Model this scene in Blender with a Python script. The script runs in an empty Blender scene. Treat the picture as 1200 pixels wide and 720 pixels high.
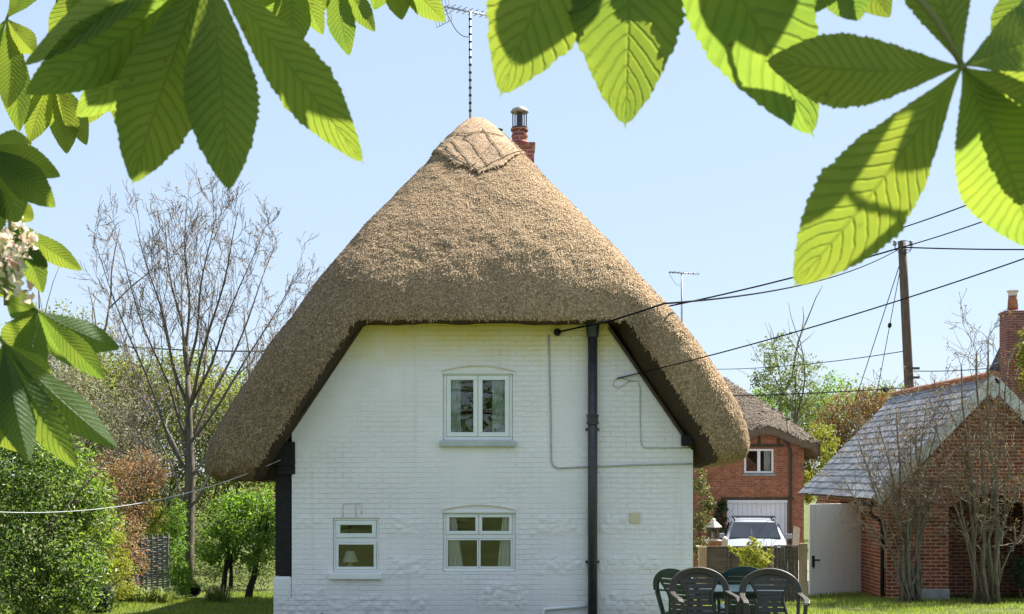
import bpy, bmesh, math, random
import numpy as np
from mathutils import Vector, Matrix
from mathutils.bvhtree import BVHTree
from mathutils import noise as mnoise

R = math.radians
PI = math.pi
scene = bpy.context.scene
COL = scene.collection
random.seed(7)

# ------------------------------------------------------------------ camera numbers
F, HX, HY, ZC = 1450.0, 600.0, 552.0, 2.35
def P(px, py, D):
    return Vector(((px - HX) * D / F, D, ZC + (HY - py) * D / F))
def PX(px, D): return (px - HX) * D / F
def PZ(py, D): return ZC + (HY - py) * D / F

SUN_AZ, SUN_EL = R(56), R(51)
SUN = Vector((math.cos(SUN_EL) * math.sin(SUN_AZ), math.cos(SUN_EL) * math.cos(SUN_AZ), math.sin(SUN_EL)))

def ground_z(x, y):
    if y < -4: z = 0.97
    elif y < 17.7: z = 0.14 - 0.0383 * (y - 17.7)
    elif y < 26: z = 0.14 - 0.0555 * (y - 17.7)
    elif y < 42: z = -0.32 - 0.0238 * (y - 26)
    else: z = -0.70 - 0.004 * (min(y, 300) - 42)
    return z

# ------------------------------------------------------------------ object bookkeeping
def tag(o, label=None, cat=None, group=None, kind=None):
    if label: o['label'] = label
    if cat: o['category'] = cat
    if group: o['group'] = group
    if kind: o['kind'] = kind
    return o

def thing(name, label, cat, loc=(0, 0, 0), group=None):
    o = bpy.data.objects.new(name, None)
    o.location = loc
    o.empty_display_size = 0.2
    COL.objects.link(o)
    return tag(o, label, cat, group)

def adopt(o, parent):
    """parent a part whose mesh is written in world coordinates"""
    o.parent = parent
    if parent.type == 'EMPTY':
        o.matrix_parent_inverse = Matrix.Translation(parent.location).inverted()
    return o

class MB:
    def __init__(s):
        s.v = []; s.f = []
    def add(s, vs, fs):
        n = len(s.v)
        s.v.extend([tuple(v) for v in vs])
        s.f.extend([tuple(i + n for i in f) for f in fs])
        return s
    def box(s, x0, x1, y0, y1, z0, z1, M=None):
        vs = [Vector(c) for c in ((x0,y0,z0),(x1,y0,z0),(x1,y1,z0),(x0,y1,z0),(x0,y0,z1),(x1,y0,z1),(x1,y1,z1),(x0,y1,z1))]
        if M: vs = [M @ v for v in vs]
        return s.add(vs, [(0,3,2,1),(4,5,6,7),(0,1,5,4),(1,2,6,5),(2,3,7,6),(3,0,4,7)])
    def tube(s, pts, rad, n=6, cap=True):
        pts = [Vector(p) for p in pts]
        m = len(pts)
        if not hasattr(rad, '__len__'): rad = [rad] * m
        base = len(s.v)
        up = None
        for i, p in enumerate(pts):
            t = (pts[min(i + 1, m - 1)] - pts[max(i - 1, 0)])
            if t.length < 1e-9: t = Vector((0, 0, 1))
            t.normalize()
            if up is None:
                a = Vector((0, 0, 1)) if abs(t.z) < 0.9 else Vector((1, 0, 0))
                up = (a - t * a.dot(t)).normalized()
            else:
                up = (up - t * up.dot(t))
                if up.length < 1e-6:
                    a = Vector((1, 0, 0)); up = a - t * a.dot(t)
                up.normalize()
            b = t.cross(up)
            for k in range(n):
                a = 2 * PI * k / n
                s.v.append(tuple(p + (up * math.cos(a) + b * math.sin(a)) * rad[i]))
        for i in range(m - 1):
            for k in range(n):
                a = base + i * n + k; c = base + i * n + (k + 1) % n
                s.f.append((a, c, c + n, a + n))
        if cap:
            s.f.append(tuple(base + k for k in reversed(range(n))))
            s.f.append(tuple(base + (m - 1) * n + k for k in range(n)))
        return s
    def bar(s, p0, p1, w, h=None, up=(0, 0, 1)):
        h = h or w
        p0 = Vector(p0); p1 = Vector(p1); t = (p1 - p0).normalized(); u = Vector(up)
        if abs(t.dot(u)) > 0.98: u = Vector((0, 1, 0))
        b = t.cross(u).normalized(); u = b.cross(t).normalized()
        vs = []
        for p in (p0, p1):
            for sx, sy in ((-1,-1),(1,-1),(1,1),(-1,1)):
                vs.append(p + b * sx * w / 2 + u * sy * h / 2)
        return s.add(vs, [(3,2,1,0),(4,5,6,7),(0,1,5,4),(1,2,6,5),(2,3,7,6),(3,0,4,7)])
    def lathe(s, prof, c, n=20, axis='Z'):
        base = len(s.v); m = len(prof)
        for r, z in prof:
            for k in range(n):
                a = 2 * PI * k / n
                q = (r * math.cos(a), r * math.sin(a), z)
                if axis == 'Y': q = (q[0], q[2], q[1])
                if axis == 'X': q = (q[2], q[0], q[1])
                s.v.append((c[0] + q[0], c[1] + q[1], c[2] + q[2]))
        for i in range(m - 1):
            for k in range(n):
                a = base + i * n + k; d = base + i * n + (k + 1) % n
                s.f.append((a, d, d + n, a + n))
        s.f.append(tuple(base + k for k in reversed(range(n))))
        s.f.append(tuple(base + (m - 1) * n + k for k in range(n)))
        return s
    def prism(s, poly, y0, y1):
        """poly of (x,z), counter-clockwise seen from -Y, extruded along Y"""
        n = len(poly)
        vs = [(x, y0, z) for x, z in poly] + [(x, y1, z) for x, z in poly]
        fs = [tuple(range(n)), tuple(reversed(range(n, 2 * n)))]
        for i in range(n):
            j = (i + 1) % n
            fs.append((j, i, i + n, j + n))
        return s.add(vs, fs)
    def build(s, name, mat, parent=None, smooth=False, bevel=0, fix=True):
        me = bpy.data.meshes.new(name)
        me.from_pydata(s.v, [], s.f)
        if fix:
            bm = bmesh.new(); bm.from_mesh(me)
            bmesh.ops.recalc_face_normals(bm, faces=bm.faces)
            bm.to_mesh(me); bm.free()
        o = bpy.data.objects.new(name, me)
        COL.objects.link(o)
        if mat: me.materials.append(mat)
        if smooth: me.shade_smooth()
        if bevel:
            b = o.modifiers.new('bevel', 'BEVEL'); b.width = bevel; b.segments = 2; b.limit_method = 'ANGLE'; b.angle_limit = R(35)
        if parent: adopt(o, parent)
        return o

def arr_mesh(name, V, Fc, mat, parent=None, smooth=False):
    """fast mesh from arrays: V (n,3), Fc (m,k)"""
    me = bpy.data.meshes.new(name)
    V = np.asarray(V, dtype=np.float32); Fc = np.asarray(Fc, dtype=np.int32)
    me.vertices.add(len(V)); me.vertices.foreach_set('co', V.ravel())
    k = Fc.shape[1]
    me.loops.add(Fc.size); me.loops.foreach_set('vertex_index', Fc.ravel())
    me.polygons.add(len(Fc)); me.polygons.foreach_set('loop_start', np.arange(0, Fc.size, k, dtype=np.int32))
    me.update(calc_edges=True); me.validate()
    if smooth: me.shade_smooth()
    if mat: me.materials.append(mat)
    o = bpy.data.objects.new(name, me); COL.objects.link(o)
    if parent: adopt(o, parent)
    return o

def bake(o):
    """apply modifiers"""
    dg = bpy.context.evaluated_depsgraph_get(); dg.update()
    me = bpy.data.meshes.new_from_object(o.evaluated_get(dg))
    o.modifiers.clear(); old = o.data; o.data = me
    bpy.data.meshes.remove(old)
    return o

def cut(o, cutter, op='DIFFERENCE'):
    m = o.modifiers.new('b', 'BOOLEAN'); m.operation = op; m.object = cutter; m.solver = 'EXACT'
    bake(o)
    bpy.data.objects.remove(cutter)
    return o

# ------------------------------------------------------------------ materials
def newmat(name):
    m = bpy.data.materials.new(name); m.use_nodes = True
    nt = m.node_tree
    b = nt.nodes['Principled BSDF']
    return m, nt, b
def N(nt, t, **kw):
    n = nt.nodes.new(t)
    for k, v in kw.items():
        if k.startswith('i_'):
            key = k[2:]
            key = int(key) if key.isdigit() else key.replace('_', ' ')
            n.inputs[key].default_value = v
        else: setattr(n, k, v)
    return n
def L(nt, a, b): nt.links.new(a, b)
def c4(c): return (c[0], c[1], c[2], 1)

def noisemat(name, c1, c2, scale=8, rough=0.7, bump=0.15, bscale=None, detail=6, spec=0.3, metal=0, bdist=0.01, stretch=None, c3=None):
    """two (or three) colours mixed by object-space noise, with a fine bump"""
    m, nt, b = newmat(name)
    tc = N(nt, 'ShaderNodeTexCoord')
    vec = tc.outputs['Object']
    if stretch:
        mp = N(nt, 'ShaderNodeMapping'); mp.inputs['Scale'].default_value = stretch
        L(nt, vec, mp.inputs[0]); vec = mp.outputs[0]
    n = N(nt, 'ShaderNodeTexNoise', i_Scale=scale, i_Detail=detail, i_Roughness=0.6); L(nt, vec, n.inputs['Vector'])
    cr = N(nt, 'ShaderNodeValToRGB')
    cr.color_ramp.elements[0].position = 0.32; cr.color_ramp.elements[1].position = 0.68
    cr.color_ramp.elements[0].color = c4(c1); cr.color_ramp.elements[1].color = c4(c2)
    if c3:
        e = cr.color_ramp.elements.new(0.52); e.color = c4(c3)
    L(nt, n.outputs[0], cr.inputs[0]); L(nt, cr.outputs[0], b.inputs['Base Color'])
    b.inputs['Roughness'].default_value = rough; b.inputs['Metallic'].default_value = metal
    b.inputs['Specular IOR Level'].default_value = spec
    if bump:
        n2 = N(nt, 'ShaderNodeTexNoise', i_Scale=bscale or scale * 4, i_Detail=5.0); L(nt, vec, n2.inputs['Vector'])
        bp = N(nt, 'ShaderNodeBump', i_Strength=bump, i_Distance=bdist); L(nt, n2.outputs[0], bp.inputs['Height']); L(nt, bp.outputs[0], b.inputs['Normal'])
    return m

def brickmat(name, ca, cb, cm, bw=0.225, bh=0.075, mortar=0.010, bump=0.5, patch=None, rough=0.85):
    m, nt, b = newmat(name)
    tc = N(nt, 'ShaderNodeTexCoord')
    sx = N(nt, 'ShaderNodeSeparateXYZ'); L(nt, tc.outputs['Object'], sx.inputs[0])
    ad = N(nt, 'ShaderNodeMath', operation='ADD'); L(nt, sx.outputs[0], ad.inputs[0]); L(nt, sx.outputs[1], ad.inputs[1])
    cb_ = N(nt, 'ShaderNodeCombineXYZ'); L(nt, ad.outputs[0], cb_.inputs[0]); L(nt, sx.outputs[2], cb_.inputs[1])
    wob = N(nt, 'ShaderNodeTexNoise', i_Scale=6.0, i_Detail=2.0); L(nt, tc.outputs['Object'], wob.inputs['Vector'])
    wv = N(nt, 'ShaderNodeVectorMath', operation='SCALE'); wv.inputs[3].default_value = 0.012
    L(nt, wob.outputs['Color'], wv.inputs[0])
    av = N(nt, 'ShaderNodeVectorMath', operation='ADD'); L(nt, cb_.outputs[0], av.inputs[0]); L(nt, wv.outputs[0], av.inputs[1])
    br = N(nt, 'ShaderNodeTexBrick', i_Scale=1.0)
    br.inputs['Color1'].default_value = c4(ca); br.inputs['Color2'].default_value = c4(cb); br.inputs['Mortar'].default_value = c4(cm)
    br.inputs['Mortar Size'].default_value = mortar; br.inputs['Mortar Smooth'].default_value = 0.25
    br.inputs['Brick Width'].default_value = bw; br.inputs['Row Height'].default_value = bh
    br.inputs['Bias'].default_value = 0.1
    L(nt, av.outputs[0], br.inputs['Vector'])
    n = N(nt, 'ShaderNodeTexNoise', i_Scale=5.0, i_Detail=8.0, i_Roughness=0.7); L(nt, tc.outputs['Object'], n.inputs['Vector'])
    cr = N(nt, 'ShaderNodeValToRGB'); cr.color_ramp.elements[0].position = 0.3; cr.color_ramp.elements[1].position = 0.75
    cr.color_ramp.elements[0].color = (0.55, 0.55, 0.58, 1); cr.color_ramp.elements[1].color = (1.35, 1.3, 1.25, 1)
    L(nt, n.outputs[0], cr.inputs[0])
    mx = N(nt, 'ShaderNodeMix', data_type='RGBA', blend_type='MULTIPLY', i_0=1.0)
    L(nt, br.outputs['Color'], mx.inputs[6]); L(nt, cr.outputs[0], mx.inputs[7])
    L(nt, mx.outputs[2], b.inputs['Base Color'])
    b.inputs['Roughness'].default_value = rough; b.inputs['Specular IOR Level'].default_value = 0.2
    n2 = N(nt, 'ShaderNodeTexNoise', i_Scale=60.0, i_Detail=4.0); L(nt, tc.outputs['Object'], n2.inputs['Vector'])
    h = N(nt, 'ShaderNodeMath', operation='MULTIPLY_ADD'); h.inputs[1].default_value = 0.35
    inv = N(nt, 'ShaderNodeMath', operation='SUBTRACT'); inv.inputs[0].default_value = 1.0; L(nt, br.outputs['Fac'], inv.inputs[1])
    L(nt, n2.outputs[0], h.inputs[0]); L(nt, inv.outputs[0], h.inputs[2])
    bp = N(nt, 'ShaderNodeBump', i_Strength=bump, i_Distance=0.012); L(nt, h.outputs[0], bp.inputs['Height']); L(nt, bp.outputs[0], b.inputs['Normal'])
    return m

def island_mat(name, cols, rough=0.6, transl=0.0, tcol=None, spec=0.25, bump=0):
    """each loose leaf / straw gets its own tone"""
    m, nt, b = newmat(name)
    g = N(nt, 'ShaderNodeNewGeometry')
    cr = N(nt, 'ShaderNodeValToRGB')
    els = cr.color_ramp.elements
    while len(els) < len(cols): els.new(0.5)
    for i, c in enumerate(cols):
        els[i].position = i / (len(cols) - 1); els[i].color = c4(c)
    L(nt, g.outputs['Random Per Island'], cr.inputs[0])
    L(nt, cr.outputs[0], b.inputs['Base Color'])
    b.inputs['Roughness'].default_value = rough; b.inputs['Specular IOR Level'].default_value = spec
    if transl:
        t = N(nt, 'ShaderNodeBsdfTranslucent')
        mu = N(nt, 'ShaderNodeMix', data_type='RGBA', blend_type='MULTIPLY', i_0=1.0)
        mu.inputs[7].default_value = c4(tcol or (2.2, 2.4, 0.8)); L(nt, cr.outputs[0], mu.inputs[6])
        L(nt, mu.outputs[2], t.inputs[0])
        ms = N(nt, 'ShaderNodeMixShader', i_0=transl)
        L(nt, b.outputs[0], ms.inputs[1]); L(nt, t.outputs[0], ms.inputs[2])
        L(nt, ms.outputs[0], nt.nodes['Material Output'].inputs[0])
    return m

M = {}
M['white_frame'] = noisemat('white_frame', (0.74,0.75,0.74), (0.82,0.82,0.80), 3, 0.35, 0.03, spec=0.5)
M['black'] = noisemat('black_timber', (0.008,0.008,0.009), (0.018,0.017,0.016), 14, 0.7, 0.3)
M['iron'] = noisemat('cast_iron', (0.022,0.023,0.026), (0.05,0.05,0.054), 9, 0.42, 0.12, spec=0.5, bscale=70)
M['cable'] = noisemat('cable', (0.006,0.006,0.007), (0.012,0.012,0.012), 6, 0.95, 0, spec=0.05)
M['alu'] = noisemat('aluminium', (0.30,0.31,0.33), (0.42,0.43,0.45), 8, 0.4, 0.05, metal=0.7)
M['darkmetal'] = noisemat('dark_metal', (0.05,0.05,0.055), (0.09,0.09,0.10), 8, 0.45, 0.05, metal=0.5)
M['cream'] = noisemat('vent_cream', (0.60,0.50,0.33), (0.68,0.58,0.40), 10, 0.6, 0.05)
M['brown_wood'] = noisemat('old_timber', (0.05,0.034,0.022), (0.11,0.075,0.045), 5, 0.85, 0.5, stretch=(3,3,0.6), bscale=30)
M['grey_wood'] = noisemat('fence_wood', (0.06,0.05,0.036), (0.13,0.105,0.075), 4, 0.85, 0.5, stretch=(0.6,3,5), bscale=26)
M['post_wood'] = noisemat('post_wood', (0.22,0.165,0.10), (0.34,0.26,0.16), 4, 0.85, 0.5, stretch=(5,5,0.6), bscale=26)
M['pole_wood'] = noisemat('pole_wood', (0.075,0.055,0.04), (0.16,0.12,0.085), 5, 0.85, 0.5, stretch=(6,6,0.5), bscale=26)
M['door_white'] = noisemat('door_paint', (0.78,0.745,0.68), (0.85,0.82,0.76), 3, 0.55, 0.10, stretch=(5,5,0.4), bscale=22)
M['gdoor_white'] = noisemat('garage_door_paint', (0.62,0.65,0.70), (0.72,0.74,0.78), 2, 0.5, 0.05)
M['slate'] = None
M['terracotta'] = noisemat('terracotta', (0.26,0.10,0.055), (0.42,0.19,0.10), 5, 0.85, 0.4, bscale=40, c3=(0.33,0.15,0.09))
M['lead'] = noisemat('lead_cap', (0.22,0.21,0.19), (0.42,0.39,0.34), 7, 0.5, 0.1, metal=0.3)
M['concrete'] = noisemat('concrete', (0.20,0.21,0.21), (0.34,0.35,0.34), 6, 0.85, 0.3)
M['board_grey'] = noisemat('barge_paint', (0.40,0.44,0.43), (0.55,0.58,0.56), 3, 0.7, 0.25, stretch=(1,1,1), bscale=24)
M['plastic_green'] = noisemat('green_plastic', (0.012,0.032,0.036), (0.02,0.045,0.05), 4, 0.28, 0.04, spec=0.5, bscale=90)
M['plastic_olive'] = noisemat('olive_plastic', (0.028,0.022,0.013), (0.045,0.036,0.021), 4, 0.5, 0.04, spec=0.5, bscale=90)
M['tabletop'] = noisemat('table_plastic', (0.02,0.045,0.055), (0.03,0.06,0.07), 4, 0.22, 0.03, spec=0.5)
M['car_white'] = noisemat('car_paint', (0.24,0.26,0.29), (0.30,0.32,0.35), 1.5, 0.35, 0, spec=0.5)
M['rubber'] = noisemat('rubber', (0.015,0.015,0.015), (0.03,0.03,0.03), 12, 0.8, 0.1)
M['curtain'] = noisemat('curtain', (0.74,0.73,0.68), (0.84,0.83,0.78), 5, 0.9, 0.08)
M['curtain_green'] = noisemat('curtain_green', (0.45,0.54,0.50), (0.60,0.68,0.63), 5, 0.9, 0.08)
M['lampshade'] = noisemat('lampshade', (0.72,0.68,0.56), (0.80,0.76,0.66), 6, 0.9, 0.02)
M['lampbase'] = noisemat('lampbase', (0.42,0.36,0.16), (0.55,0.48,0.25), 6, 0.4, 0.02)
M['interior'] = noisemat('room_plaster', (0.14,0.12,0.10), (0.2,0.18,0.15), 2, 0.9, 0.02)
M['bark'] = noisemat('bark', (0.07,0.058,0.044), (0.18,0.155,0.12), 7, 0.9, 0.5, stretch=(3,3,0.7), bscale=24)
M['bark_pale'] = noisemat('bark_pale', (0.065,0.058,0.04), (0.20,0.18,0.125), 9, 0.9, 0.4, stretch=(3,3,0.8), bscale=30)
M['bark_dark'] = noisemat('bark_dark', (0.025,0.02,0.016), (0.06,0.05,0.04), 8, 0.9, 0.5, stretch=(3,3,0.7), bscale=24)
M['twig'] = noisemat('twig', (0.15,0.125,0.105), (0.28,0.235,0.20), 3, 0.85, 0)
M['twig_pale'] = noisemat('twig_pale', (0.12,0.098,0.068), (0.24,0.195,0.135), 3, 0.85, 0)
M['petiole'] = noisemat('petiole', (0.14,0.17,0.05), (0.20,0.20,0.08), 6, 0.6, 0)
M['lantern_white'] = noisemat('lantern_paint', (0.55,0.48,0.40), (0.68,0.60,0.52), 6, 0.5, 0.05)
M['brick_red'] = brickmat('brick_garage', (0.30,0.09,0.045), (0.17,0.05,0.03), (0.42,0.32,0.235), bump=0.6)
M['brick_old'] = brickmat('brick_cottage', (0.42,0.155,0.075), (0.26,0.095,0.052), (0.36,0.24,0.16), mortar=0.009, bump=0.6)
M['brick_chim'] = brickmat('brick_chimney', (0.30,0.10,0.075), (0.20,0.07,0.06), (0.34,0.26,0.22), bump=0.5)
M['roughcast'] = noisemat('wall_interior', (0.3,0.3,0.3), (0.4,0.4,0.4), 4, 0.9, 0.1)

def glassmat(name, refl=0.16, tint=(0.75,0.8,0.78)):
    m, nt, b = newmat(name)
    nt.nodes.remove(b)
    lw = N(nt, 'ShaderNodeFresnel', i_IOR=1.5)
    mr = N(nt, 'ShaderNodeMapRange'); mr.inputs[1].default_value = 0.04; mr.inputs[2].default_value = 1.0; mr.inputs[3].default_value = refl; mr.inputs[4].default_value = 1.0
    L(nt, lw.outputs[0], mr.inputs[0])
    tr = N(nt, 'ShaderNodeBsdfTransparent'); tr.inputs[0].default_value = c4(tint)
    gl = N(nt, 'ShaderNodeBsdfGlossy', i_Roughness=0.01)
    n = N(nt, 'ShaderNodeTexNoise', i_Scale=2.2, i_Detail=1.0)
    tc = N(nt, 'ShaderNodeTexCoord'); L(nt, tc.outputs['Object'], n.inputs['Vector'])
    bp = N(nt, 'ShaderNodeBump', i_Strength=0.05, i_Distance=0.02); L(nt, n.outputs[0], bp.inputs['Height']); L(nt, bp.outputs[0], gl.inputs['Normal'])
    ms = N(nt, 'ShaderNodeMixShader'); L(nt, mr.outputs[0], ms.inputs[0]); L(nt, tr.outputs[0], ms.inputs[1]); L(nt, gl.outputs[0], ms.inputs[2])
    L(nt, ms.outputs[0], nt.nodes['Material Output'].inputs[0])
    return m
M['glass'] = glassmat('window_glass', 0.065, (0.93,0.95,0.94))
M['car_glass'] = glassmat('car_glass', 0.14, (0.35,0.42,0.42))
M['lantern_glass'] = glassmat('lantern_glass', 0.10, (0.85,0.85,0.8))
M['flue_glass'] = glassmat('flue_glass', 0.12, (0.8,0.82,0.85))

# painted brick wall: brick relief under thick white paint, ochre lichen stain under the eave, faint dirt
def whitewall():
    m, nt, b = newmat('whitewashed_brick')
    tc = N(nt, 'ShaderNodeTexCoord')
    sx = N(nt, 'ShaderNodeSeparateXYZ'); L(nt, tc.outputs['Object'], sx.inputs[0])
    ad = N(nt, 'ShaderNodeMath', operation='ADD'); L(nt, sx.outputs[0], ad.inputs[0]); L(nt, sx.outputs[1], ad.inputs[1])
    cb_ = N(nt, 'ShaderNodeCombineXYZ'); L(nt, ad.outputs[0], cb_.inputs[0]); L(nt, sx.outputs[2], cb_.inputs[1])
    wob = N(nt, 'ShaderNodeTexNoise', i_Scale=4.0, i_Detail=3.0); L(nt, tc.outputs['Object'], wob.inputs['Vector'])
    wv = N(nt, 'ShaderNodeVectorMath', operation='SCALE'); wv.inputs[3].default_value = 0.035; L(nt, wob.outputs['Color'], wv.inputs[0])
    av = N(nt, 'ShaderNodeVectorMath', operation='ADD'); L(nt, cb_.outputs[0], av.inputs[0]); L(nt, wv.outputs[0], av.inputs[1])
    br = N(nt, 'ShaderNodeTexBrick', i_Scale=1.0)
    br.inputs['Color1'].default_value = (1,1,1,1); br.inputs['Color2'].default_value = (0.6,0.6,0.6,1); br.inputs['Mortar'].default_value = (0,0,0,1)
    br.inputs['Mortar Size'].default_value = 0.009; br.inputs['Mortar Smooth'].default_value = 0.6
    br.inputs['Brick Width'].default_value = 0.225; br.inputs['Row Height'].default_value = 0.073
    L(nt, av.outputs[0], br.inputs['Vector'])
    # paint tone
    n = N(nt, 'ShaderNodeTexNoise', i_Scale=1.3, i_Detail=8.0, i_Roughness=0.65); L(nt, tc.outputs['Object'], n.inputs['Vector'])
    cr = N(nt, 'ShaderNodeValToRGB'); cr.color_ramp.elements[0].position = 0.3; cr.color_ramp.elements[1].position = 0.7
    cr.color_ramp.elements[0].color = (0.80,0.755,0.75,1); cr.color_ramp.elements[1].color = (0.89,0.845,0.84,1)
    L(nt, n.outputs[0], cr.inputs[0])
    # ochre stain band below the thatch
    mr = N(nt, 'ShaderNodeMapRange'); mr.inputs[1].default_value = 3.80; mr.inputs[2].default_value = 4.36
    n3 = N(nt, 'ShaderNodeTexNoise', i_Scale=2.2, i_Detail=7.0, i_Roughness=0.7); L(nt, tc.outputs['Object'], n3.inputs['Vector'])
    zz = N(nt, 'ShaderNodeMath', operation='MULTIPLY_ADD'); zz.inputs[1].default_value = 0.8; L(nt, n3.outputs[0], zz.inputs[0])
    z2 = N(nt, 'ShaderNodeMath', operation='ADD'); z2.inputs[1].default_value = -0.40; L(nt, sx.outputs[2], z2.inputs[0]); L(nt, z2.outputs[0], zz.inputs[2])
    L(nt, zz.outputs[0], mr.inputs[0])
    mx = N(nt, 'ShaderNodeMix', data_type='RGBA'); mx.inputs[7].default_value = (0.80,0.65,0.16,1)
    st = N(nt, 'ShaderNodeMath', operation='MULTIPLY'); st.inputs[1].default_value = 0.85; L(nt, mr.outputs[0], st.inputs[0])
    L(nt, st.outputs[0], mx.inputs[0]); L(nt, cr.outputs[0], mx.inputs[6])
    # damp and splash dirt near the ground, uneven
    dz = N(nt, 'ShaderNodeMapRange'); dz.inputs[1].default_value = 1.05; dz.inputs[2].default_value = -0.1; L(nt, sx.outputs[2], dz.inputs[0])
    dn = N(nt, 'ShaderNodeTexNoise', i_Scale=2.6, i_Detail=9.0, i_Roughness=0.72); L(nt, tc.outputs['Object'], dn.inputs['Vector'])
    dm = N(nt, 'ShaderNodeMath', operation='MULTIPLY'); L(nt, dz.outputs[0], dm.inputs[0]); L(nt, dn.outputs[0], dm.inputs[1])
    dr = N(nt, 'ShaderNodeMapRange'); dr.inputs[1].default_value = 0.12; dr.inputs[2].default_value = 0.5; dr.inputs[4].default_value = 0.55; L(nt, dm.outputs[0], dr.inputs[0])
    md = N(nt, 'ShaderNodeMix', data_type='RGBA'); md.inputs[7].default_value = (0.52,0.49,0.42,1); L(nt, dr.outputs[0], md.inputs[0]); L(nt, mx.outputs[2], md.inputs[6])
    # thin vertical run-off streaks
    mp = N(nt, 'ShaderNodeMapping'); mp.inputs['Scale'].default_value = (7.0, 7.0, 0.35); L(nt, tc.outputs['Object'], mp.inputs[0])
    sn = N(nt, 'ShaderNodeTexNoise', i_Scale=1.0, i_Detail=6.0, i_Roughness=0.6); L(nt, mp.outputs[0], sn.inputs['Vector'])
    sr = N(nt, 'ShaderNodeMapRange'); sr.inputs[1].default_value = 0.56; sr.inputs[2].default_value = 0.74; sr.inputs[4].default_value = 0.35; L(nt, sn.outputs[0], sr.inputs[0])
    ms_ = N(nt, 'ShaderNodeMix', data_type='RGBA'); ms_.inputs[7].default_value = (0.60,0.585,0.53,1); L(nt, sr.outputs[0], ms_.inputs[0]); L(nt, md.outputs[2], ms_.inputs[6])
    mx = ms_
    # small chips where the paint has come off
    n4 = N(nt, 'ShaderNodeTexNoise', i_Scale=9.0, i_Detail=9.0, i_Roughness=0.75); L(nt, tc.outputs['Object'], n4.inputs['Vector'])
    r4 = N(nt, 'ShaderNodeMapRange'); r4.inputs[1].default_value = 0.685; r4.inputs[2].default_value = 0.73; L(nt, n4.outputs[0], r4.inputs[0])
    m4 = N(nt, 'ShaderNodeMix', data_type='RGBA'); m4.inputs[7].default_value = (0.33,0.29,0.24,1)
    L(nt, r4.outputs[0], m4.inputs[0]); L(nt, mx.outputs[2], m4.inputs[6])
    L(nt, m4.outputs[2], b.inputs['Base Color'])
    b.inputs['Roughness'].default_value = 0.75; b.inputs['Specular IOR Level'].default_value = 0.25
    n2 = N(nt, 'ShaderNodeTexNoise', i_Scale=26.0, i_Detail=6.0, i_Roughness=0.65); L(nt, tc.outputs['Object'], n2.inputs['Vector'])
    inv = N(nt, 'ShaderNodeMath', operation='SUBTRACT'); inv.inputs[0].default_value = 1.0; L(nt, br.outputs['Fac'], inv.inputs[1])
    rg = N(nt, 'ShaderNodeTexNoise', i_Scale=1.1, i_Detail=4.0); L(nt, tc.outputs['Object'], rg.inputs['Vector'])
    rr = N(nt, 'ShaderNodeMapRange'); rr.inputs[1].default_value = 0.35; rr.inputs[2].default_value = 0.65; rr.inputs[3].default_value = 0.12; rr.inputs[4].default_value = 0.9; L(nt, rg.outputs[0], rr.inputs[0])
    i2 = N(nt, 'ShaderNodeMath', operation='MULTIPLY'); L(nt, inv.outputs[0], i2.inputs[0]); L(nt, rr.outputs[0], i2.inputs[1])
    h = N(nt, 'ShaderNodeMath', operation='MULTIPLY_ADD'); h.inputs[1].default_value = 0.9; L(nt, n2.outputs[0], h.inputs[0]); L(nt, i2.outputs[0], h.inputs[2])
    bp = N(nt, 'ShaderNodeBump', i_Strength=0.75, i_Distance=0.012); L(nt, h.outputs[0], bp.inputs['Height']); L(nt, bp.outputs[0], b.inputs['Normal'])
    return m
M['whitewall'] = whitewall()

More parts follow.
